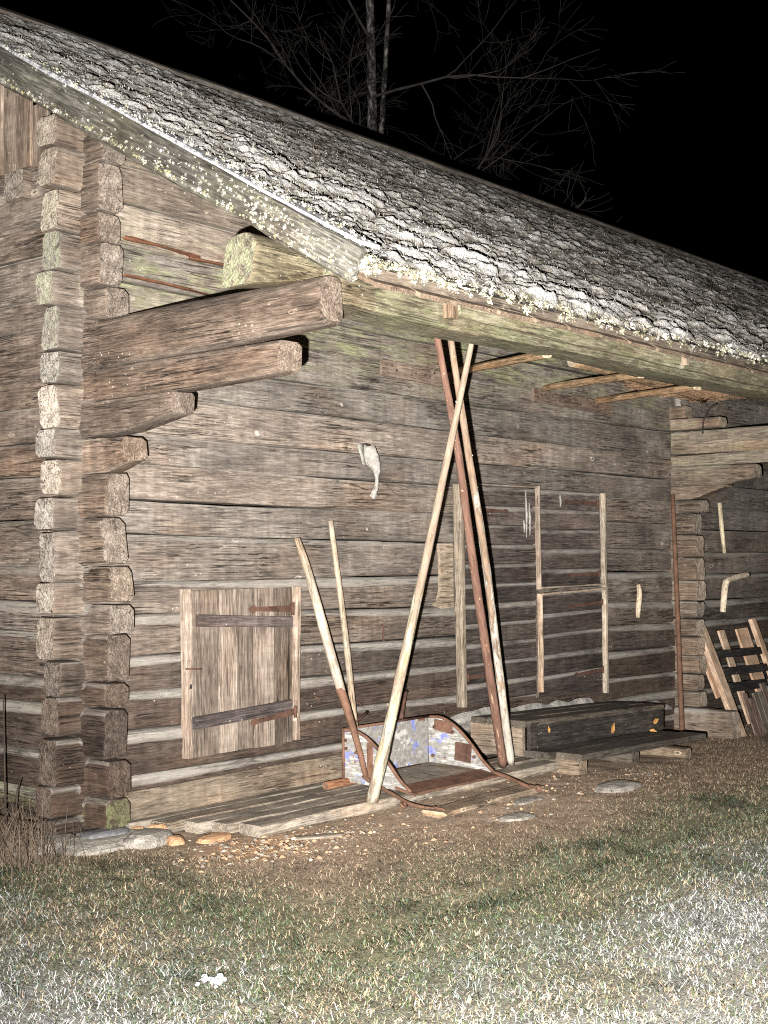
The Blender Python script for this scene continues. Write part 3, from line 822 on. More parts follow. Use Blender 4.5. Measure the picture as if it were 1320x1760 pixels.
# ---- big door: fixed left leaf and a split right leaf, all of horizontal boards
def door(name, x0, x1, z0, z1, y, label=None, pitch=.155, tilt=0.):
    d = beam(name, ((x0 + x1) / 2, y + .03, z0), ((x0 + x1) / 2, y + .03, z1), x1 - x0 - .02, .02, (0, -1, 0), M_DARK, barn, .0)
    nb = max(1, round((z1 - z0) / pitch)); p = (z1 - z0) / nb
    for k in range(nb):
        c = rnd.uniform(.75, 1.15); zz = z0 + k * p
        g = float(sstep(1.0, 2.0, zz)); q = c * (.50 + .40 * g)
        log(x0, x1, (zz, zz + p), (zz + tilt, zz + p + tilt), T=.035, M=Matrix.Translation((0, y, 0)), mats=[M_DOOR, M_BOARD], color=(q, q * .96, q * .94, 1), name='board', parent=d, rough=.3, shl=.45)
    if label: d['label'] = label
    return d
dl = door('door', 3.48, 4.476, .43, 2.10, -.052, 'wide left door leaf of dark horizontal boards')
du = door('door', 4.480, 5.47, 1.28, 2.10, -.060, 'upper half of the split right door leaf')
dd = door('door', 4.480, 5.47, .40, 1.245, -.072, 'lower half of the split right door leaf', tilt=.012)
for a in ((4.90, 5.43, 2.005, 2.0, -.069), (4.95, 5.44, 1.385, 1.392, -.069)): hinge(du, *a)
for a in ((4.92, 5.46, 1.122, 1.145, -.081), (5.0, 5.46, .548, .562, -.081)): hinge(dd, *a)
for a in ((4.09, 3.56, 1.905, 1.915, -.061), (3.83, 3.53, .633, .634, -.061)): hinge(dl, *a)
beam('edge_strip', (4.474, -.083, 1.28), (4.472, -.083, 2.12), .018, .045, (0, -1, 0), M_BOARD, du, .003, color=(.9, .86, .82, 1))
beam('edge_strip', (4.474, -.092, .45), (4.474, -.092, 1.245), .018, .050, (0, -1, 0), M_BOARD, dd, .003, color=(1.15, 1.02, .88, 1))
beam('edge_strip', (4.49, -.112, 1.240), (5.46, -.112, 1.262), .022, .025, (0, -1, 0), M_BOARD, dd, .002, color=(1.25, 1.2, 1.1, 1))
beam('edge_strip', (4.49, -.102, 1.292), (5.46, -.102, 1.300), .014, .025, (0, -1, 0), M_BOARD, du, .002, color=(1.15, 1.1, 1.05, 1))
beam('edge_strip', (3.50, -.085, 2.105), (4.47, -.085, 2.108), .014, .025, (0, -1, 0), M_BOARD, dl, .002, color=(.9, .86, .82, 1))
beam('door_post', (5.495, -.085, .36), (5.49, -.085, 2.09), .045, .045, (0, -1, 0), M_PALE, barn, .004, .008, (.74, .71, .68, 1))
beam('door_post', (3.455, -.055, .42), (3.44, -.055, 2.10), .060, .07, (0, -1, 0), M_PALE, barn, .006, .012, (.46, .43, .40, 1))
prism('nailed_board', [(3.14, 1.19), (3.20, 1.235), (3.225, 1.30), (3.23, 1.42), (3.225, 1.58), (3.20, 1.65), (3.38, 1.65), (3.385, 1.17), (3.22, 1.165)], .025, M_PALE, Matrix.Translation((0, -.042, 0)), barn, (.72, .66, .6, 1))
# patch boards with rows of bored holes, nailed high on the wall
def patch(x0, x1, z, w_):
    o = beam('patch_board', (x0, -.022, z + .008), (x1, -.022, z - .012), w_, .022, (0, -1, 0), M_LOG, barn, .002, .003, (.98, .86, .78, 1))
    for k in range(int((x1 - x0) / .055)):
        if rnd.random() < .4: continue
        x = x0 + .05 + k * .055
        if x > x1 - .03: break
        zz = z + rnd.choice((.025, .0, -.01)) + rnd.uniform(-.01, .01)
        tube('hole', [(x, -.036, zz), (x + .001, -.030, zz)], rnd.uniform(.006, .011), M_WIRE, o, 7)
patch(2.585, 3.40, 2.895, .12); patch(4.52, 5.78, 2.865, .11)
tube('wall_hook', [(2.556, -.03, 1.075), (2.556, -.045, 1.07), (2.556, -.045, .965), (2.59, -.055, .962)], .006, M_DRUST, barn, 6)
for x, z in ((1.87, .62), (2.28, .55)):
    tube('nail', [(x, -.0, z + .02), (x + .01, -.05, z), (x + .03, -.06, z - .02)], .005, M_DRUST, barn, 6)
# crumbling lime packing along the foot of the far wall
def crust(name, xa, xb, z0, h, mat, parent, yb=-.06, color=None):
    n = int((xb - xa) / .05); V = []; F = []
    for i in range(n + 1):
        x = xa + (xb - xa) * i / n; e = math.sin(math.pi * i / n) ** .4
        for j in range(5):
            t = j / 4
            V.append((x, yb * math.sin(math.pi * (.15 + .8 * t)) * e * (1 + .6 * vnoise(np.array([x * 9, t * 5, 2.]), 3)) - .005, z0(x) + h * t * e * (1 + .35 * float(vnoise(np.array([x * 6, t * 3, 7.]), 9)))))
        if i:
            a = (i - 1) * 5
            for j in range(4): F.append((a + j, a + 5 + j, a + 6 + j, a + 1 + j))
    return mesh(name, V, F, mat, parent, None, None, True, None, color)
crust('lime_packing', 3.0, 6.85, lambda x: .30 - .055 * (x - 3.0), .12, M_LIME, barn)

# ------------------------------------------------------------------ low plank deck along the wall
deck = empty('plank_deck', (2.1, -.4, 0))
tag(deck, 'low deck of long grey planks lying along the barn wall below the small hatch', 'deck')
dy = [-.03, -.17, -.33, -.47, -.62, -.80]
lx = [.20, .34, .45, .53, .60]
for k in range(5):
    yc = (dy[k] + dy[k + 1]) / 2; w_ = dy[k] - dy[k + 1] - .012
    c = rnd.uniform(.85, 1.1)
    beam('plank', (lx[k], yc, .04), (3.66 - (.35 if k < 2 else 0) + rnd.uniform(-.06, .02), yc - .01, .035 - .01 * (k > 3)), w_, .062, (0, 0, 1), [M_DECK, M_DECK], deck, .005, .01, (c * .98, c * .96, c * .92, 1))
beam('plank', (.17, -.07, .13), (3.2, -.045, .12), .20, .03, (0, -1, .12), M_DECK, deck, .006, .008, (.66, .60, .53, 1))
for x in (.75, 2.0, 3.3):
    beam('bearer', (x, -.06, -.02), (x, -.76, -.02), .09, .05, (0, 0, 1), M_DECK, deck, .004, color=(.5, .45, .4, 1))

# ------------------------------------------------------------------ three long poles leaning on the eave
def pole(pts, rad, mat, label, knots=6):
    o = tube('long_pole', pts, rad, [mat, M_END], None, 12, .10, sub=10)
    tag(o, label, 'pole', 'long poles leaning against the eave')
    P_ = [Vector(p) for p in pts]
    for k in range(9):                       # stubs of trimmed branches
        t = rnd.uniform(.08, .9) * (len(P_) - 1); i = int(t)
        c_ = P_[i].lerp(P_[i + 1], t - i); r_ = rad[i] + (rad[i + 1] - rad[i]) * (t - i); a_ = rnd.uniform(0, 6.28)
        d_ = Vector((math.cos(a_), math.sin(a_), .5)).normalized()
        tube('branch_stub', [c_ + d_ * r_ * .5, c_ + d_ * (r_ + rnd.uniform(.004, .013))], [r_ * .42, r_ * .2], mat, o, 7)
    return o
def line(A, B, bow, n=5):
    A, B = Vector(A), Vector(B); pts = []
    for i in range(n):
        t = i / (n - 1); pts.append(A.lerp(B, t) + Vector(bow) * (4 * t * (1 - t)) + (Vector((rnd.uniform(-.016, .016), rnd.uniform(-.012, .012), 0)) if 0 < i < n - 1 else Vector()))
    return pts
pole(line((3.165, -.63, .075), (1.294, -1.483, 2.977), (.012, -.01, 0)), [.033, .030, .027, .023, .019], M_POLE_RED, 'reddish brown bark-covered long pole leaning on the eave, crossing behind the pale ones')
pole(line((3.275, -.62, .075), (1.455, -1.470, 2.976), (.02, -.01, 0)), [.030, .028, .026, .022, .017], M_POLE_PALE, 'straight pale peeled long pole standing right beside the reddish one on the deck')
pole(line((1.53, -.81, .078), (1.674, -1.528, 2.946), (-.01, -.01, 0)), [.041, .032, .026, .021, .015], M_POLE_GREEN, 'greenish pale long pole slanting the other way across the two, its foot before the scraper')

# ------------------------------------------------------------------ drag scraper
scr = empty('drag_scraper', (2.3, -.55, .075))
tag(scr, 'old drag scraper with flaking blue paint, rusty rims and one wooden handle on the deck', 'scraper')
xl, xr, yb = 1.84, 2.74, -.30
prof = [(-.30, .105), (-.30, .43), (-.40, .432), (-.50, .395), (-.60, .325), (-.69, .24), (-.77, .155), (-.86, .09)]
def panel(name, x, t, label=None):
    M = Matrix(((0, -1, 0, x), (1, 0, 0, 0), (0, 0, 1, 0), (0, 0, 0, 1)))   # local x = world Y, extruded along -X
    o = prism(name, prof, t, M_PAINT, M, scr)
    return o
panel('side_panel', xl + .012, .012); panel('side_panel', xr + .006, .012)
beam('back_panel', (xl + .012, yb + .008, .268), (xr - .01, yb + .008, .268), .325, .012, (0, -1, 0), M_PAINT, scr, .002)
beam('floor_panel', (2.29, -.31, .115), (2.29, -.76, .100), xr - xl - .03, .02, (0, 0, 1), M_DECK, scr, .002, color=(1.15, 1.12, 1.08, 1))
beam('blade', (xl - .01, -.82, .095), (xr + .01, -.82, .092), .16, .014, (0, -.18, 1), M_RUST, scr, .003)
for x in (xl, xr):
    tube('rim', [(x, p[0] - .004, p[1] + .004) for p in prof[1:]], .011, M_RUST, scr, 8, sub=4)
tube('rim', [(xl, -.305, .10), (xl, -.305, .44)], .011, M_RUST, scr, 8)
tube('rim', [(xl, -.30, .437), (xr, -.30, .437)], .009, M_RUST, scr, 8)
beam('strap', (xl - .006, -.535, .12), (xl - .006, -.535, .37), .05, .008, (-1, 0, 0), M_RUST, scr, .001)
beam('patch_plate', (xr - .012, -.60, .15), (xr - .012, -.61, .275), .14, .006, (-1, 0, 0), M_DRUST, scr, .001, color=(1, 1, 1, 1))
beam('patch_plate', (xr - .012, -.43, .34), (xr - .012, -.44, .415), .16, .006, (-1, 0, 0), M_RUST, scr, .001)
for y, z in ((-.36, .37), (-.345, .17), (-.52, .345), (-.70, .19)):
    tube('bolt', [(xr - .010, y, z), (xr - .022, y, z)], .012, M_DRUST, scr, 8)
for y, z in ((-.33, .37), (-.335, .32), (-.42, .30)):
    tube('bolt', [(xl - .004, y, z), (xl - .016, y, z)], .010, M_DRUST, scr, 8)
hs = tube('handle_socket', [(xl - .03, -.52, .16), (xl - .045, -.47, .35), (1.775, -.38, .62), (1.765, -.345, .71)], [.018, .020, .028, .034], M_RUST, scr, 10, sub=5)
tube('wooden_handle', [(1.768, -.355, .69), (1.715, -.25, 1.10), (1.675, -.16, 1.45), (1.63, -.10, 1.68)], [.030, .033, .027, .022], [M_PALE, M_END], scr, 10, .06, sub=5, color=(.66, .63, .60, 1))
tube('drawbar', [(xl - .03, -.50, .16), (xl - .045, -.60, .125), (1.745, -.80, .085), (1.68, -1.0, .055), (1.71, -1.15, .04)], [.013, .013, .012, .011, .010], M_RUST, scr, 8, sub=5)
tube('drawbar', [(xr, -.84, .10), (2.735, -.98, .075), (2.70, -1.10, .055), (2.68, -1.20, .04)], [.014, .013, .012, .010], M_RUST, scr, 8, sub=5)
def ring(name, c, r, rr, tilt, parent, mat):
    pts = []
    M = Matrix.Rotation(tilt[2], 3, 'Z') @ Matrix.Rotation(tilt[0], 3, 'X')
    V = []; F = []
    n, m_ = 14, 6
    for i in range(n):
        a = 2 * math.pi * i / n
        for j in range(m_):
            b = 2 * math.pi * j / m_
            V.append(M @ Vector(((r + rr * math.cos(b)) * math.cos(a), (r * .62 + rr * math.cos(b)) * math.sin(a), rr * math.sin(b))))
            F.append((i * m_ + j, ((i + 1) % n) * m_ + j, ((i + 1) % n) * m_ + (j + 1) % m_, i * m_ + (j + 1) % m_))
    return mesh(name, V, F, mat, parent, Matrix.Translation(c), None, True)
for c, t in (((2.685, -1.20, .045), (.5, 0, 1.3)), ((2.675, -1.245, .04), (1.2, 0, 1.5)), ((1.715, -1.17, .045), (.4, 0, 1.2)), ((1.70, -1.21, .035), (1.1, 0, 1.6)), ((1.66, -.95, .05), (.7, 0, .4))):
    ring('chain_link', c, .030, .008, t, scr, M_RUST)
tube('rod', [(1.96, -.27, .43), (2.03, -.255, .47), (2.15, -.24, .515)], [.008, .008, .011], M_DRUST, scr, 7)
tube('rod', [(2.47, -.27, .44), (2.52, -.25, .52), (2.58, -.22, .60), (2.60, -.215, .615)], [.016, .014, .012, .014], M_DRUST, scr, 7)
o = tube('round_bar', [(1.63, -.335, .105), (2.60, -.335, .10)], .026, [M_STICK, M_END], None, 10, .05, (.62, .42, .33, 1))
tag(o, 'short reddish round wooden bar lying under the back of the scraper', 'bar')
o = tube('wooden_staff', [(2.13, -.215, .075), (2.10, -.175, .42), (2.07, -.12, 1.05), (2.015, -.045, 1.80)], [.023, .023, .021, .018], [M_PALE, M_END], None, 10, .06, (.62, .57, .51, 1), sub=4)
tag(o, 'thin straight wooden staff leaning on the wall behind the scraper', 'staff')
o = beam('loose_board', (1.62, -1.20, .028), (2.78, -1.14, .022), .17, .034, (0, 0, 1), [M_DECK, M_PALE], None, .006, .01, (1.12, .98, .84, 1), ragged=.03)
tag(o, 'loose weathered board lying on the soil in front of the scraper blade', 'board')
o = beam('broken_board', (.66, -1.02, .022), (.90, -1.13, .016), .045, .02, (0, 0, 1), [M_DECK, M_PALE], None, .004, color=(.9, .88, .84, 1), ragged=.03)
tag(o, 'small split board piece lying at the near corner of the deck', 'board')

# ------------------------------------------------------------------ wooden steps by the big door
st = empty('wooden_steps', (4.6, -.6, 0))
tag(st, 'two dark wooden steps before the big door, fallen leaves on the riser', 'steps')
tz = lambda x: .105 - .028 * (x - 3.6)
for y, w_, x0 in ((-.90, .22, 3.60), (-.68, .21, 3.52)):
    beam('tread', (x0, y, tz(x0)), (5.52 + (.0 if y < -.8 else -.03), y, tz(5.5)), w_, .05, (0, 0, 1), [M_DECK, M_DECK], st, .004, .008, (.34, .34, .33, 1))
beam('riser', (3.60, -.555, .225), (5.62, -.555, .17), .20, .03, (0, -1, 0), M_DARK, st, .004, .006, (1.05, 1., .98, 1))
uz = lambda x: .318 - .030 * (x - 3.6)
for y, w_ in ((-.49, .17), (-.31, .18), (-.14, .14)):
    beam('tread', (3.54, y, uz(3.54)), (5.63, y, uz(5.63)), w_ - .006, .045, (0, 0, 1), [M_DECK, M_DECK], st, .004, .008, (.42, .40, .38, 1))
for x, d in ((3.575, .0), (5.60, -.06)):
    beam('side_board', (x, -.53, .195 + d), (x, -.06, .195 + d), .24, .035, (-1, 0, 0), M_DECK, st, .004, .006, (.75, .68, .6, 1))
for x, z in ((3.68, -.0), (5.28, -.10)):
    beam('support_block', (x, -.97, z + .02), (x, -.45, z + .03), .11, .12, (0, 0, 1), [M_DECK, M_END], st, .006, .012, (.8, .7, .58, 1))
o_ = beam('support_block', (4.5, -.93, -.0), (4.5, -.5, .0), .12, .10, (0, 0, 1), [M_DECK, M_END], st, .01, .02, (.35, .33, .31, 1))
def leaf(name, c, s, ang, label, tilt=0.):
    pts = [(0, -.5), (.18, -.38), (.34, -.1), (.28, .12), (.12, .38), (0, .62), (-.1, .36), (-.32, .1), (-.26, -.16), (-.14, -.36)]
    V = []; F = []
    for x, y in pts: V.append((x * s, -.012 * s - .25 * s * x * x, y * s))
    V.append((0, .05 * s, 0)); n = len(pts)
    F = [(k, (k + 1) % n, n) for k in range(n)]
    M = Matrix.Translation(c) @ Matrix.Rotation(ang, 4, 'Y') @ Matrix.Rotation(tilt, 4, 'X')
    o = mesh(name, V, F, M_LEAF, None, M)
    md = o.modifiers.new('thick', 'SOLIDIFY'); md.thickness = .0015
    return tag(o, label, 'leaf')
leaf('fallen_leaf', (4.76, -.583, .165), .085, .5, 'curled orange leaf leaning on the middle of the dark riser')
leaf('fallen_leaf', (5.46, -.583, .155), .07, 1.2, 'orange leaf at the right end of the dark riser', .2)
leaf('fallen_leaf', (3.83, -.583, .25), .05, -.2, 'tiny brown leaf stuck on the left end of the dark riser')
leaf('fallen_leaf', (5.38, -.60, .083), .055, 2.0, 'small orange leaf lying on the lower step near the right end', 1.2)

# ------------------------------------------------------------------ things leaning and hanging at the right
o = tube('iron_bar', [(6.52, -.27, GZ1(6.5, -.27) + .01), (6.66, -.17, 1.0), (6.78, -.075, 2.12)], [.024, .022, .020], M_RUST, None, 10, sub=4, color=(1, 1, 1, 1))
tag(o, 'tall thin rusty iron bar leaning in the inner corner of the wall', 'iron bar')
gt = empty('slatted_frame', (7.8, -.4, -.2))
tag(gt, 'leaning frame of pale boards with dark crossbars against the wall at the right', 'frame')
def fp(x, s):   # point on the leaning plane, s metres up
    return Vector((x - .02 * s, -.50 + .32 * s, -.19 + .96 * s))
nrm = (0, -.95, .32)
beam('stile', fp(7.27, 0), fp(7.17, 1.09), .15, .05, nrm, [M_FRAME, M_END], gt, .004, .008, (1.03, 0.96, 0.90, 1))
beam('stile', fp(7.14, .40) + Vector((0, .035, 0)), fp(7.08, .98) + Vector((0, .035, 0)), .10, .03, nrm, [M_FRAME, M_END], gt, .004, .008, (0.94, 0.82, 0.73, 1))
beam('stile', fp(8.37, 0), fp(8.33, 1.12), .10, .05, nrm, [M_FRAME, M_END], gt, .004, .008, (0.98, 0.89, 0.81, 1))
beam('slat', fp(7.64, .1) + Vector((0, .04, 0)), fp(7.64, 1.03) + Vector((0, .04, 0)), .13, .025, nrm, [M_FRAME, M_END], gt, .003, color=(0.98, 0.96, 0.90, 1))
beam('slat', fp(8.10, .1) + Vector((0, .04, 0)), fp(8.10, 1.03) + Vector((0, .04, 0)), .27, .025, nrm, [M_FRAME, M_END], gt, .003, color=(1.03, 0.89, 0.78, 1))
for s_, a, b in ((.79, 7.30, 8.28), (.615, 7.33, 8.33), (.46, 7.35, 8.15)):
    beam('crossbar', fp(a, s_ + .02), fp(b, s_), .075 if s_ > .5 else .09, .03, nrm, M_DARK, gt, .003, color=(.8, .8, .85, 1))
for k in range(9):
    x = 7.55 + k * .115
    beam('slat', fp(x, 0) - Vector((0, .03, 0)), fp(x - .0, .40 + rnd.uniform(-.10, .06) + .02 * k) - Vector((0, .03, 0)), .105, .02, nrm, [M_DOOR, M_END], gt, .003, color=(1.1 * rnd.uniform(.8, 1.2), 1.05, .95, 1))
o = tube('notched_stick', [(7.76, -.075, 2.07), (7.80, -.075, 1.80), (7.85, -.075, 1.565)], [.022, .023, .02], [M_PALE, M_END], None, 8, .06, (1.15, 1.12, .95, 1))
tag(o, 'straight pale stick hanging from the wall under the stepped log ends', 'stick')
o = tube('bent_stick', [(7.82, -.06, .97), (7.85, -.065, 1.15), (7.88, -.07, 1.265), (7.98, -.07, 1.30), (8.2, -.07, 1.325), (8.42, -.065, 1.34)], [.030, .033, .036, .033, .030, .026], [M_PALE, M_END], None, 8, .05, (1.45, 1.38, 1.28, 1), sub=3)
tag(o, 'pale bent stick shaped like an angle hanging above the slatted frame', 'stick')
o = tube('wall_peg', [(6.12, -.055, .985), (6.13, -.062, 1.10), (6.155, -.06, 1.20), (6.15, -.05, 1.285)], [.020, .027, .025, .018], [M_PALE, M_END], None, 8, .14, (1.4, 1.33, 1.25, 1), sub=3)
tag(o, 'short pale knobbly wooden piece hung on the wall right of the door', 'wooden peg')
# torn cloth on the wall
prism('wall_hole', [(2.36, 2.315), (2.375, 2.345), (2.42, 2.352), (2.465, 2.345), (2.475, 2.31), (2.44, 2.29), (2.38, 2.29)], .02, M_WIRE, Matrix.Translation((0, -.022, 0)), barn)
for a, b, w_ in (((.32, -.010, 3.43), (.86, -.014, 3.40), .045), ((.80, -.012, 3.385), (1.62, -.012, 3.40), .030), ((.30, -.012, 3.20), (1.2, -.012, 3.18), .014)):
    beam('bark_strip', a, b, w_ * .7, .03, (0, -1, 0), M_STICK, barn, .014, .006, (.40, .25, .20, 1), seg=.05, w2=w_ * .4, ragged=.05)
for x, z0, z1 in ((4.33, 1.70, 2.08), (4.38, 1.72, 1.98), (4.30, 1.74, 1.84), (4.84, 1.96, 2.06)):
    tube('white_streak', [(x, -.062, z1), (x + .003, -.066, (z0 + z1) / 2), (x - .002, -.066, z0)], [.005, .011, .004], M_CLOTH, dl if x < 4.47 else du, 6, .3, flat=1.0)
ol = [(2.335, 2.285, 2.445), (2.31, 2.28, 2.46), (2.27, 2.292, 2.49), (2.235, 2.305, 2.51), (2.205, 2.315, 2.525), (2.185, 2.36, 2.53), (2.165, 2.43, 2.535), (2.12, 2.465, 2.522), (2.08, 2.474, 2.516), (2.04, 2.468, 2.508), (2.01, 2.45, 2.506), (1.985, 2.428, 2.508), (1.955, 2.452, 2.476)]
V = []; F = []; nu = 12
for j, (z, a_, b_) in enumerate(ol):
    for i in range(nu):
        t = i / (nu - 1); x = a_ + (b_ - a_) * t
        w_ = (b_ - a_) / .2
        fold = .020 * w_ * math.sin(t * 8 + j * .35) + .012 * float(vnoise(np.array([x * 26, z * 18, 0.]), 8))
        V.append((x, -.050 - fold, z + .012 * float(vnoise(np.array([x * 60, z * 12, 3.]), 5))))
        if j and i: F.append(((j - 1) * nu + i - 1, (j - 1) * nu + i, j * nu + i, j * nu + i - 1))
cl = mesh('torn_cloth', V, F, M_CLOTH, None, None, None, True)
md = cl.modifiers.new('t', 'SOLIDIFY'); md.thickness = .003
tag(cl, 'torn scrap of dirty white cloth with a tail hanging on the wall', 'cloth')

# sticks and a round pole stored under the eave
for k, (A, B, lb) in enumerate((((3.45, -.03, 2.955), (2.37, -1.56, 2.81), 'nearest of the three thin sticks laid from wall to purlin under the eave'),
                                ((4.70, -.03, 2.945), (3.55, -1.56, 2.80), 'middle one of the three thin sticks laid from wall to purlin under the eave'),
                                ((5.53, -.03, 2.91), (4.38, -1.56, 2.79), 'farthest of the three thin sticks laid from wall to purlin under the eave'))):
    o = beam('eave_stick', A, B, .065, .05, (0, 0, 1), [M_STICK, M_END], None, .004, .014, (1.2, 1.05, .85, .8)); tag(o, lb, 'stick', 'sticks under the eave')
o = tube('round_pole', [(3.85, -.82, 3.00), (5.3, -.6, 3.03), (6.85, -.38, 3.02)], [.045, .048, .05], [M_STICK, M_END], None, 12, .06, (1.1, 1.0, .85, .9), sub=4)
tag(o, 'round pole with a cut end lying above the sticks under the eave', 'pole')
# hay under the eave
n = 6000
hc = np.stack([rng.uniform(5.6, 7.0, n), rng.uniform(-1.45, -.30, n), 3.0 + rng.random(n) ** 1.5 * .13], -1)
hd = np.stack([rng.normal(.2, 1, n), rng.normal(-1, .7, n), rng.normal(0, .12, n)], -1); hd /= np.linalg.norm(hd, axis=1)[:, None]
hs_ = np.cross(hd, rng.normal(size=(n, 3))); hs_ /= np.linalg.norm(hs_, axis=1)[:, None]; hl = rng.uniform(.04, .13, (n, 1)); wv = rng.uniform(.002, .005, (n, 1))
V = np.stack([hc - hd * hl - hs_ * wv, hc - hd * hl + hs_ * wv, hc + hd * hl + hs_ * wv, hc + hd * hl - hs_ * wv], 1).reshape(-1, 3)
hay = big_mesh('dry_hay', V, np.arange(4 * n).reshape(-1, 4), M_HAY)
tag(hay, 'brown dry hay stuffed under the eave in the inner corner', 'hay'); hay['kind'] = 'stuff'
o = tube('hanging_wire', [(6.86, -.50, 2.95), (6.85, -.42, 2.90), (6.85, -.37, 2.80), (6.85, -.36, 2.68)], .007, M_WIRE, None, 6, sub=4)
tag(o, 'thin dark curved wire hanging from the hay in the inner corner', 'wire')

# ------------------------------------------------------------------ stones and rubble
def stone(name, c, s, mat, label=None, cat='stone', group=None, rotz=0., sub=None, rough=.22, color=None, parent=None):
    V = []; F = []; nu, nv_ = 12, 7; sd = rnd.randint(0, 9999)
    for j in range(nv_ + 1):
        ph = math.pi * j / nv_ - math.pi / 2
        for i in range(nu):
            th = 2 * math.pi * i / nu
            d = Vector((math.cos(ph) * math.cos(th), math.cos(ph) * math.sin(th), math.sin(ph)))
            d = Vector([math.copysign(abs(q) ** .72, q) for q in d])
            k = 1 + rough * float(fbm(np.array([d.x * 1.4 + sd, d.y * 1.4, d.z * 1.4]), 3, sd))
            V.append((d.x * s[0] * k, d.y * s[1] * k, d.z * s[2] * k))
    for j in range(nv_):
        for i in range(nu): F.append((j * nu + i, j * nu + (i + 1) % nu, (j + 1) * nu + (i + 1) % nu, (j + 1) * nu + i))
    o = mesh(name, V, F, mat, parent, Matrix.Translation(c) @ Matrix.Rotation(rotz, 4, 'Z'), None, False, None, color)
    if label: tag(o, label, cat, group)
    return o
stone('foundation_stone', (.02, -.20, -.005), (.34, .20, .055), M_STONE, 'broad pale flat stone under the barn corner')
stone('foundation_stone', (.14, -.38, .0), (.16, .13, .065), M_STONE, 'light blocky stone in front of the barn corner beside the orange bricks', rotz=.4)
stone('foundation_stone', (-.30, .12, .0), (.28, .3, .05), M_STONE, 'flat stone under the gable side of the corner, half in weeds', rotz=.2)
stone('slate_stone', (.02, -.17, .045), (.17, .09, .025), M_SLATE, 'dark thin slate wedged under the lowest log end')
stone('brick_piece', (.30, -.28, .03), (.055, .05, .04), M_BRICK, 'round orange brick lump at the left end of the deck', 'brick')
stone('brick_piece', (.42, -.62, .0), (.13, .075, .035), M_BRICK, 'flat orange brick slab before the deck end', 'brick', rotz=.3)
stone('brick_piece', (.22, -.53, .005), (.06, .05, .04), M_BRICK, 'small orange brick piece beside the light blocky stone', 'brick', rotz=1.)
stone('brick_piece', (.24, -.16, .03), (.05, .04, .02), M_BRICK, 'sliver of orange brick against the corner log below the deck', 'brick')
stone('flat_stone', (1.93, -1.60, .0), (.13, .085, .028), M_STONE, 'flat grey stone in the grass in front of the loose board', color=None)
stone('flat_stone', (3.22, -1.53, -.005), (.22, .11, .04), M_STONE, 'flat stone bedded in dry grass before the steps')
stone('flat_stone', (2.42, -1.33, .0), (.17, .06, .02), M_STONE, 'narrow pale stone at the far end of the loose board')
V = []; F = []
for _ in range(26):
    cx_, cy_, r_ = rnd.gauss(0, .022), rnd.gauss(0, .024), rnd.uniform(.006, .015); b0 = len(V); cz_ = rnd.uniform(.004, .016)
    for j in range(5):
        for i in range(7):
            ph = math.pi * j / 4 - math.pi / 2; th = 6.283 * i / 7 + j; q = r_ * rnd.uniform(.75, 1.2)
            V.append((cx_ + q * math.cos(ph) * math.cos(th), cy_ + q * math.cos(ph) * math.sin(th), cz_ + q * .8 * math.sin(ph)))
    for j in range(4):
        for i in range(7): F.append((b0 + j * 7 + i, b0 + j * 7 + (i + 1) % 7, b0 + (j + 1) * 7 + (i + 1) % 7, b0 + (j + 1) * 7 + i))
o = mesh('snow_lump', V, F, M_SNOW, None, Matrix.Translation((-1.30, -2.47, GZ1(-1.3, -2.47) + .012)), None, True)
tag(o, 'small white crumbly lump of snow on the frosty grass in the foreground', 'snow')
# scattered grit
n = 900; per = 8
pc = np.concatenate([np.stack([rng.normal(.55, .33, 520), rng.normal(-.98, .15, 520)], -1), np.stack([rng.uniform(.3, 4.2, 380), rng.normal(-1.25, .22, 380)], -1)])
psz = .006 + .018 * rng.random(n) ** 2.5
oct_ = np.array([[1, 0, 0], [-1, 0, 0], [0, 1, 0], [0, -1, 0], [0, 0, 1], [0, 0, -1]], float)
V = (oct_[None] * rng.uniform(.5, 1.2, (n, 6, 1)) * psz[:, None, None] * np.array([1.2, 1., .6])) + np.concatenate([pc, (gz(pc[:, 0], pc[:, 1]) + .004)[:, None]], 1)[:, None]
fo = np.array([[0, 2, 4], [2, 1, 4], [1, 3, 4], [3, 0, 4], [2, 0, 5], [1, 2, 5], [3, 1, 5], [0, 3, 5]])
F = (fo[None] + (np.arange(n) * 6)[:, None, None]).reshape(-1, 3)
pcol = np.where(rng.random((n, 1)) < .55, np.array([.36, .24, .15]), np.array([.27, .235, .19])) * rng.uniform(.4, 1.2, (n, 1))
o = big_mesh('gravel', V.reshape(-1, 3), F, M_LICH, col=np.repeat(pcol, 6, 0)); o['kind'] = 'stuff'
tag(o, 'orange and grey grit scattered on the soil before the deck', 'gravel')

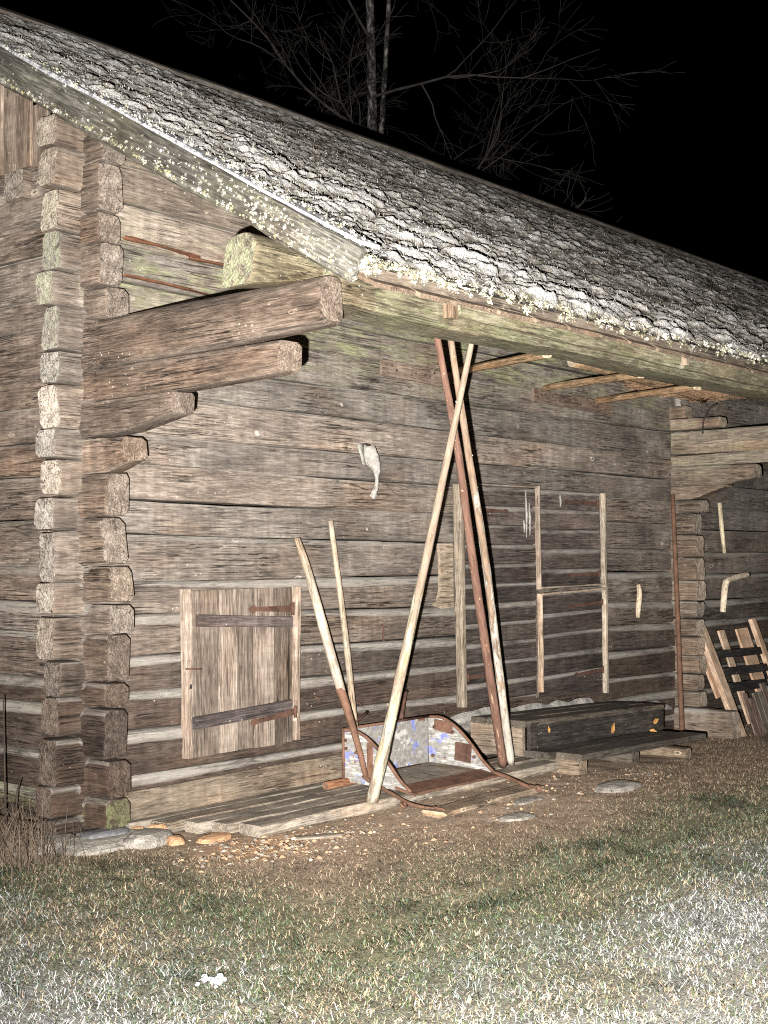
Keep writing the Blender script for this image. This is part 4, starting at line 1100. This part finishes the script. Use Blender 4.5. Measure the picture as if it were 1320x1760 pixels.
# ------------------------------------------------------------------ grass
def blades(name, n, area, hfun, label, mode):
    x0, x1, y0, y1 = area
    x = rng.uniform(x0, x1, n); y = rng.uniform(y0, y1, n)
    fr, gr, ba = zones(x, y)
    clear = (x > .15) & (x < 3.7) & (y > -.86)                  # the deck
    clear |= (x > 3.5) & (x < 5.66) & (y > -1.0)                # the steps
    clear |= (x > .0) & (y > -.02) | (x > -.2) & (x < .2) & (y > -.3)
    clear |= (x > 1.55) & (x < 2.85) & (y > -1.30) & (y < -.8)
    keep = ~clear & (rng.random(n) > ba * .93)
    if mode == 'lawn': keep &= rng.random(n) < np.clip(.10 + gr * .6 + fr * .7, 0, 1)
    x, y, fr, gr = x[keep], y[keep], fr[keep], gr[keep]; n = len(x)
    z = gz(x, y) - .004
    h = hfun(n, fr, gr)
    tf = sstep(.28, .55, fbm(np.stack([x * 5.5, y * 5.5], -1), 3, 57))
    h = h * (1 + .9 * tf * (mode == 'lawn'))
    az = rng.uniform(0, 2 * np.pi, n); lean = rng.uniform(.9, 4.0, n) if mode == 'lawn' else rng.uniform(.8, 5.0, n)
    d = np.stack([np.cos(az), np.sin(az)], -1); wd = rng.uniform(.0009, .0021, n)
    if mode == 'dead': wd *= .8
    sd_ = np.stack([-d[:, 1], d[:, 0]], -1) * wd[:, None]
    b = np.stack([x, y, z], -1)
    up = h / np.sqrt(1 + lean ** 2); out = up * lean
    cv = rng.normal(0, .22, n) * h
    mid = b + np.concatenate([d * (out * .42)[:, None] + np.stack([-d[:, 1], d[:, 0]], -1) * cv[:, None], (up * .75)[:, None]], 1)
    tip = b + np.concatenate([d * out[:, None], (up * rng.uniform(.45, 1.0, n))[:, None]], 1)
    s3 = np.concatenate([sd_, np.zeros((n, 1))], 1)
    V = np.stack([b - s3, b + s3, mid - s3 * .8, mid + s3 * .8, tip], 1).reshape(-1, 3)
    k = (np.arange(n) * 5)[:, None]
    F = np.concatenate([k + [0, 1, 3], k + [0, 3, 2], k + [2, 3, 4]], 1).reshape(-1, 3)
    u = rng.random(n)[:, None]; v = rng.random(n)[:, None]
    green = np.array([.125, .175, .065]) * (.25 + 1.2 * u); teal = np.array([.12, .155, .11]) * (.25 + 1.1 * u)
    straw = np.array([.42, .36, .225]) * (.35 + .8 * u); brown = np.array([.38, .28, .195]) * (.15 + 1.25 * u); frost = np.array([.50, .505, .49]) * (.45 + .65 * u)
    t = rng.random(n)
    gn = fbm(np.stack([x * 1.7, y * 1.7], -1), 3, 91)
    if mode == 'dead':
        c = np.where(v < .78, brown, straw * .75)
    else:
        pg = np.clip(gr * (.72 + .7 * gn) + .08 + .35 * np.exp(-((y[:] + 2.62) / .16) ** 2) * (x > -.6), 0, .85)[:, None]
        c = np.where(v < pg, np.where(u < .5, green, teal), np.where(rng.random((n, 1)) < .35 + .5 * (1 - gr[:, None]), brown, straw))
        pf = np.clip(fr * .98 * (.75 + .7 * gn), 0, .82)
        c = np.where((rng.random(n) < pf)[:, None], frost, c)
    c = c * (1 - .55 * tf * (1 - .5 * fr))[:, None]
    C5 = np.repeat(c, 5, 0).reshape(n, 5, 3)
    if mode == 'lawn': C5[:, 4] = C5[:, 4] + (np.array([.66, .66, .63]) - C5[:, 4]) * (fr * .2)[:, None]
    o = big_mesh(name, V, F, M_GRASS, col=C5.reshape(-1, 3)); o['kind'] = 'stuff'
    return tag(o, label, 'grass')
blades('lawn_grass', 560000, (-3.6, 6.5, -4.9, .4), lambda n, fr, gr: rng.uniform(.014, .046, n) * (1 + .25 * gr), 'frosted short grass of the yard in the foreground', 'lawn')
blades('dead_grass', 190000, (-2.2, 9.2, -3.0, .4), lambda n, fr, gr: rng.uniform(.012, .045, n) * (1.15 - .6 * fr), 'brown matted dead grass along the foot of the barn', 'dead')

# tall dry weeds at the gable
def weeds(name, c, n, spread, hmin, hmax, label):
    V = []; F = []; col = []
    for _ in range(n):
        x = c[0] + rnd.gauss(0, spread); y = c[1] + rnd.gauss(0, spread * 1.3)
        h = rnd.uniform(hmin, hmax) * (1 if rnd.random() < .25 else .55); az = rnd.uniform(0, 6.28); ln = abs(rnd.gauss(0, .6)) * h; w_ = rnd.uniform(.001, .0025)
        p = [Vector((x + math.cos(az) * ln * t * t, y + math.sin(az) * ln * t * t, GZ1(x, y) + h * t)) for t in (0, .35, .7, 1.)]
        b = len(V); s_ = Vector((.64, -.76, 0)) * w_ if rnd.random() < .7 else Vector((.76, .64, 0)) * w_
        for k, q in enumerate(p):
            s2 = s_ * (1 - k * .22); V += [q - s2, q + s2]
        for k in range(3): F.append((b + 2 * k, b + 2 * k + 1, b + 2 * k + 3, b + 2 * k + 2))
        cc = np.array([.14, .105, .075]) * rnd.uniform(.2, 1.2); col += [cc] * 8
    o = big_mesh(name, np.array([tuple(v) for v in V]), np.array(F), M_GRASS, col=np.array(col)); o['kind'] = 'stuff'
    return tag(o, label, 'weeds')
weeds('dry_weeds', (-.55, -.02), 1300, .14, .05, .30, 'tangle of tall brown dry weeds at the gable foot left of the corner')
o = tube('weed_stalk', [(-.40, .06, 0), (-.36, .10, .3), (-.32, .12, .36)], [.005, .004, .003], M_WIRE, None, 6); tag(o, 'dark bare weed stalk standing before the corner stones at the left', 'weed')
o = tube('weed_stalk', [(-.36, .20, .0), (-.34, .24, .35), (-.31, .30, .80)], [.006, .005, .004], M_WIRE, None, 6); tag(o, 'tallest dark weed stalk slanting at the left edge before the gable', 'weed')

# ------------------------------------------------------------------ bare trees behind the barn
def tree(name, base, height, rad, seed, label, lean=(0, 0), nlimb=16, fork=None, first=.25, limb=3.2, bark=None, up=.5):
    r = random.Random(seed)
    t = empty(name, base); tag(t, label, 'tree', 'bare trees behind the barn')
    B = Vector(base)
    def trunkp(s): return B + Vector((lean[0] * s * s * height + .12 * math.sin(s * 7 + seed), lean[1] * s * s * height + .1 * math.cos(s * 6 + seed), s * height))
    pts = [trunkp(k / 14) for k in range(15)]
    tube('trunk', pts, [rad * (1 - .8 * k / 14) for k in range(15)], bark or M_BIRCH, t, 10, .12)
    if fork:
        p0 = trunkp(fork); q = [p0 + Vector((fork_d[0] * k * .3 + .0, fork_d[1] * k * .3, k * height * (1 - fork) / 8)) for fork_d in [(.18, -.2)] for k in range(9)]
        tube('trunk', q, [rad * .42 * (1 - .8 * k / 8) for k in range(9)], bark or M_BIRCH, t, 9, .12)
    V = []; F = []
    def seg_tube(P, R_, n):
        b = len(V)
        for i, p in enumerate(P):
            d = (P[min(i + 1, len(P) - 1)] - P[max(i - 1, 0)]).normalized()
            a = d.cross(Vector((.3, .2, 1))).normalized(); c = d.cross(a)
            for k in range(n):
                th = 2 * math.pi * k / n; V.append(p + (a * math.cos(th) + c * math.sin(th)) * R_[i])
        for i in range(len(P) - 1):
            for k in range(n): F.append((b + i * n + k, b + i * n + (k + 1) % n, b + (i + 1) * n + (k + 1) % n, b + (i + 1) * n + k))
    def grow(p, d, L, r0, depth):
        ns = 9 if depth < 2 else 6
        P = [p.copy()]; R_ = [r0]; dd = d.normalized(); cur = p.copy()
        droop = r.uniform(-.05, .05) + (.10 if depth == 0 else .03) * up
        for k in range(ns):
            dd = (dd + Vector((r.gauss(0, .16), r.gauss(0, .16), r.gauss(0, .13) + droop))).normalized()
            cur = cur + dd * (L / ns); P.append(cur.copy()); R_.append(max(.0035, r0 * (1 - .88 * (k + 1) / ns)))
        seg_tube(P, R_, 5 if depth < 2 else 3)
        if depth >= 3: return
        nb = [6, 5, 3][depth]
        for k in range(nb):
            i = r.randint(2, ns - 1)
            ax = Vector((r.gauss(0, 1), r.gauss(0, 1), r.gauss(0, .7))).normalized()
            nd_ = (P[min(i + 1, ns)] - P[i]).normalized() * .75 + ax * .75
            grow(P[i], nd_, L * r.uniform(.32, .6), R_[i] * .62, depth + 1)
    for k in range(nlimb):
        s_ = first + (1 - first) * (k + r.random() * .6) / nlimb * .9
        az = k * 2.4 + r.uniform(-.5, .5)
        d = Vector((math.cos(az), math.sin(az), r.uniform(-.05, .75)))
        grow(trunkp(s_), d, limb * (1.15 - .6 * s_) * r.uniform(.75, 1.2), rad * .32 * (1 - .6 * s_), 0)
    big_mesh('crown', np.array([tuple(v) for v in V]), np.array(F), M_TWIG, t)
    return t
tree('birch_tree', (11.75, 7.95, -.1), 15., .15, 11, 'tall birch with speckled white trunk rising behind the barn ridge', nlimb=20, fork=.36, first=.28, limb=4.6)
tree('bare_tree', (15.4, 8.3, -.1), 8.6, .11, 5, 'smaller bare spreading tree right of the birch, low over the ridge', (.05, -.03), nlimb=13, first=.35, limb=3.0, bark=M_TWIG)
tree('bare_tree', (12.76, 10.44, -.1), 10.0, .09, 23, 'slender bare tree left of the birch with thin hanging branches', (-.02, .02), nlimb=12, first=.5, limb=2.6, bark=M_BIRCH)
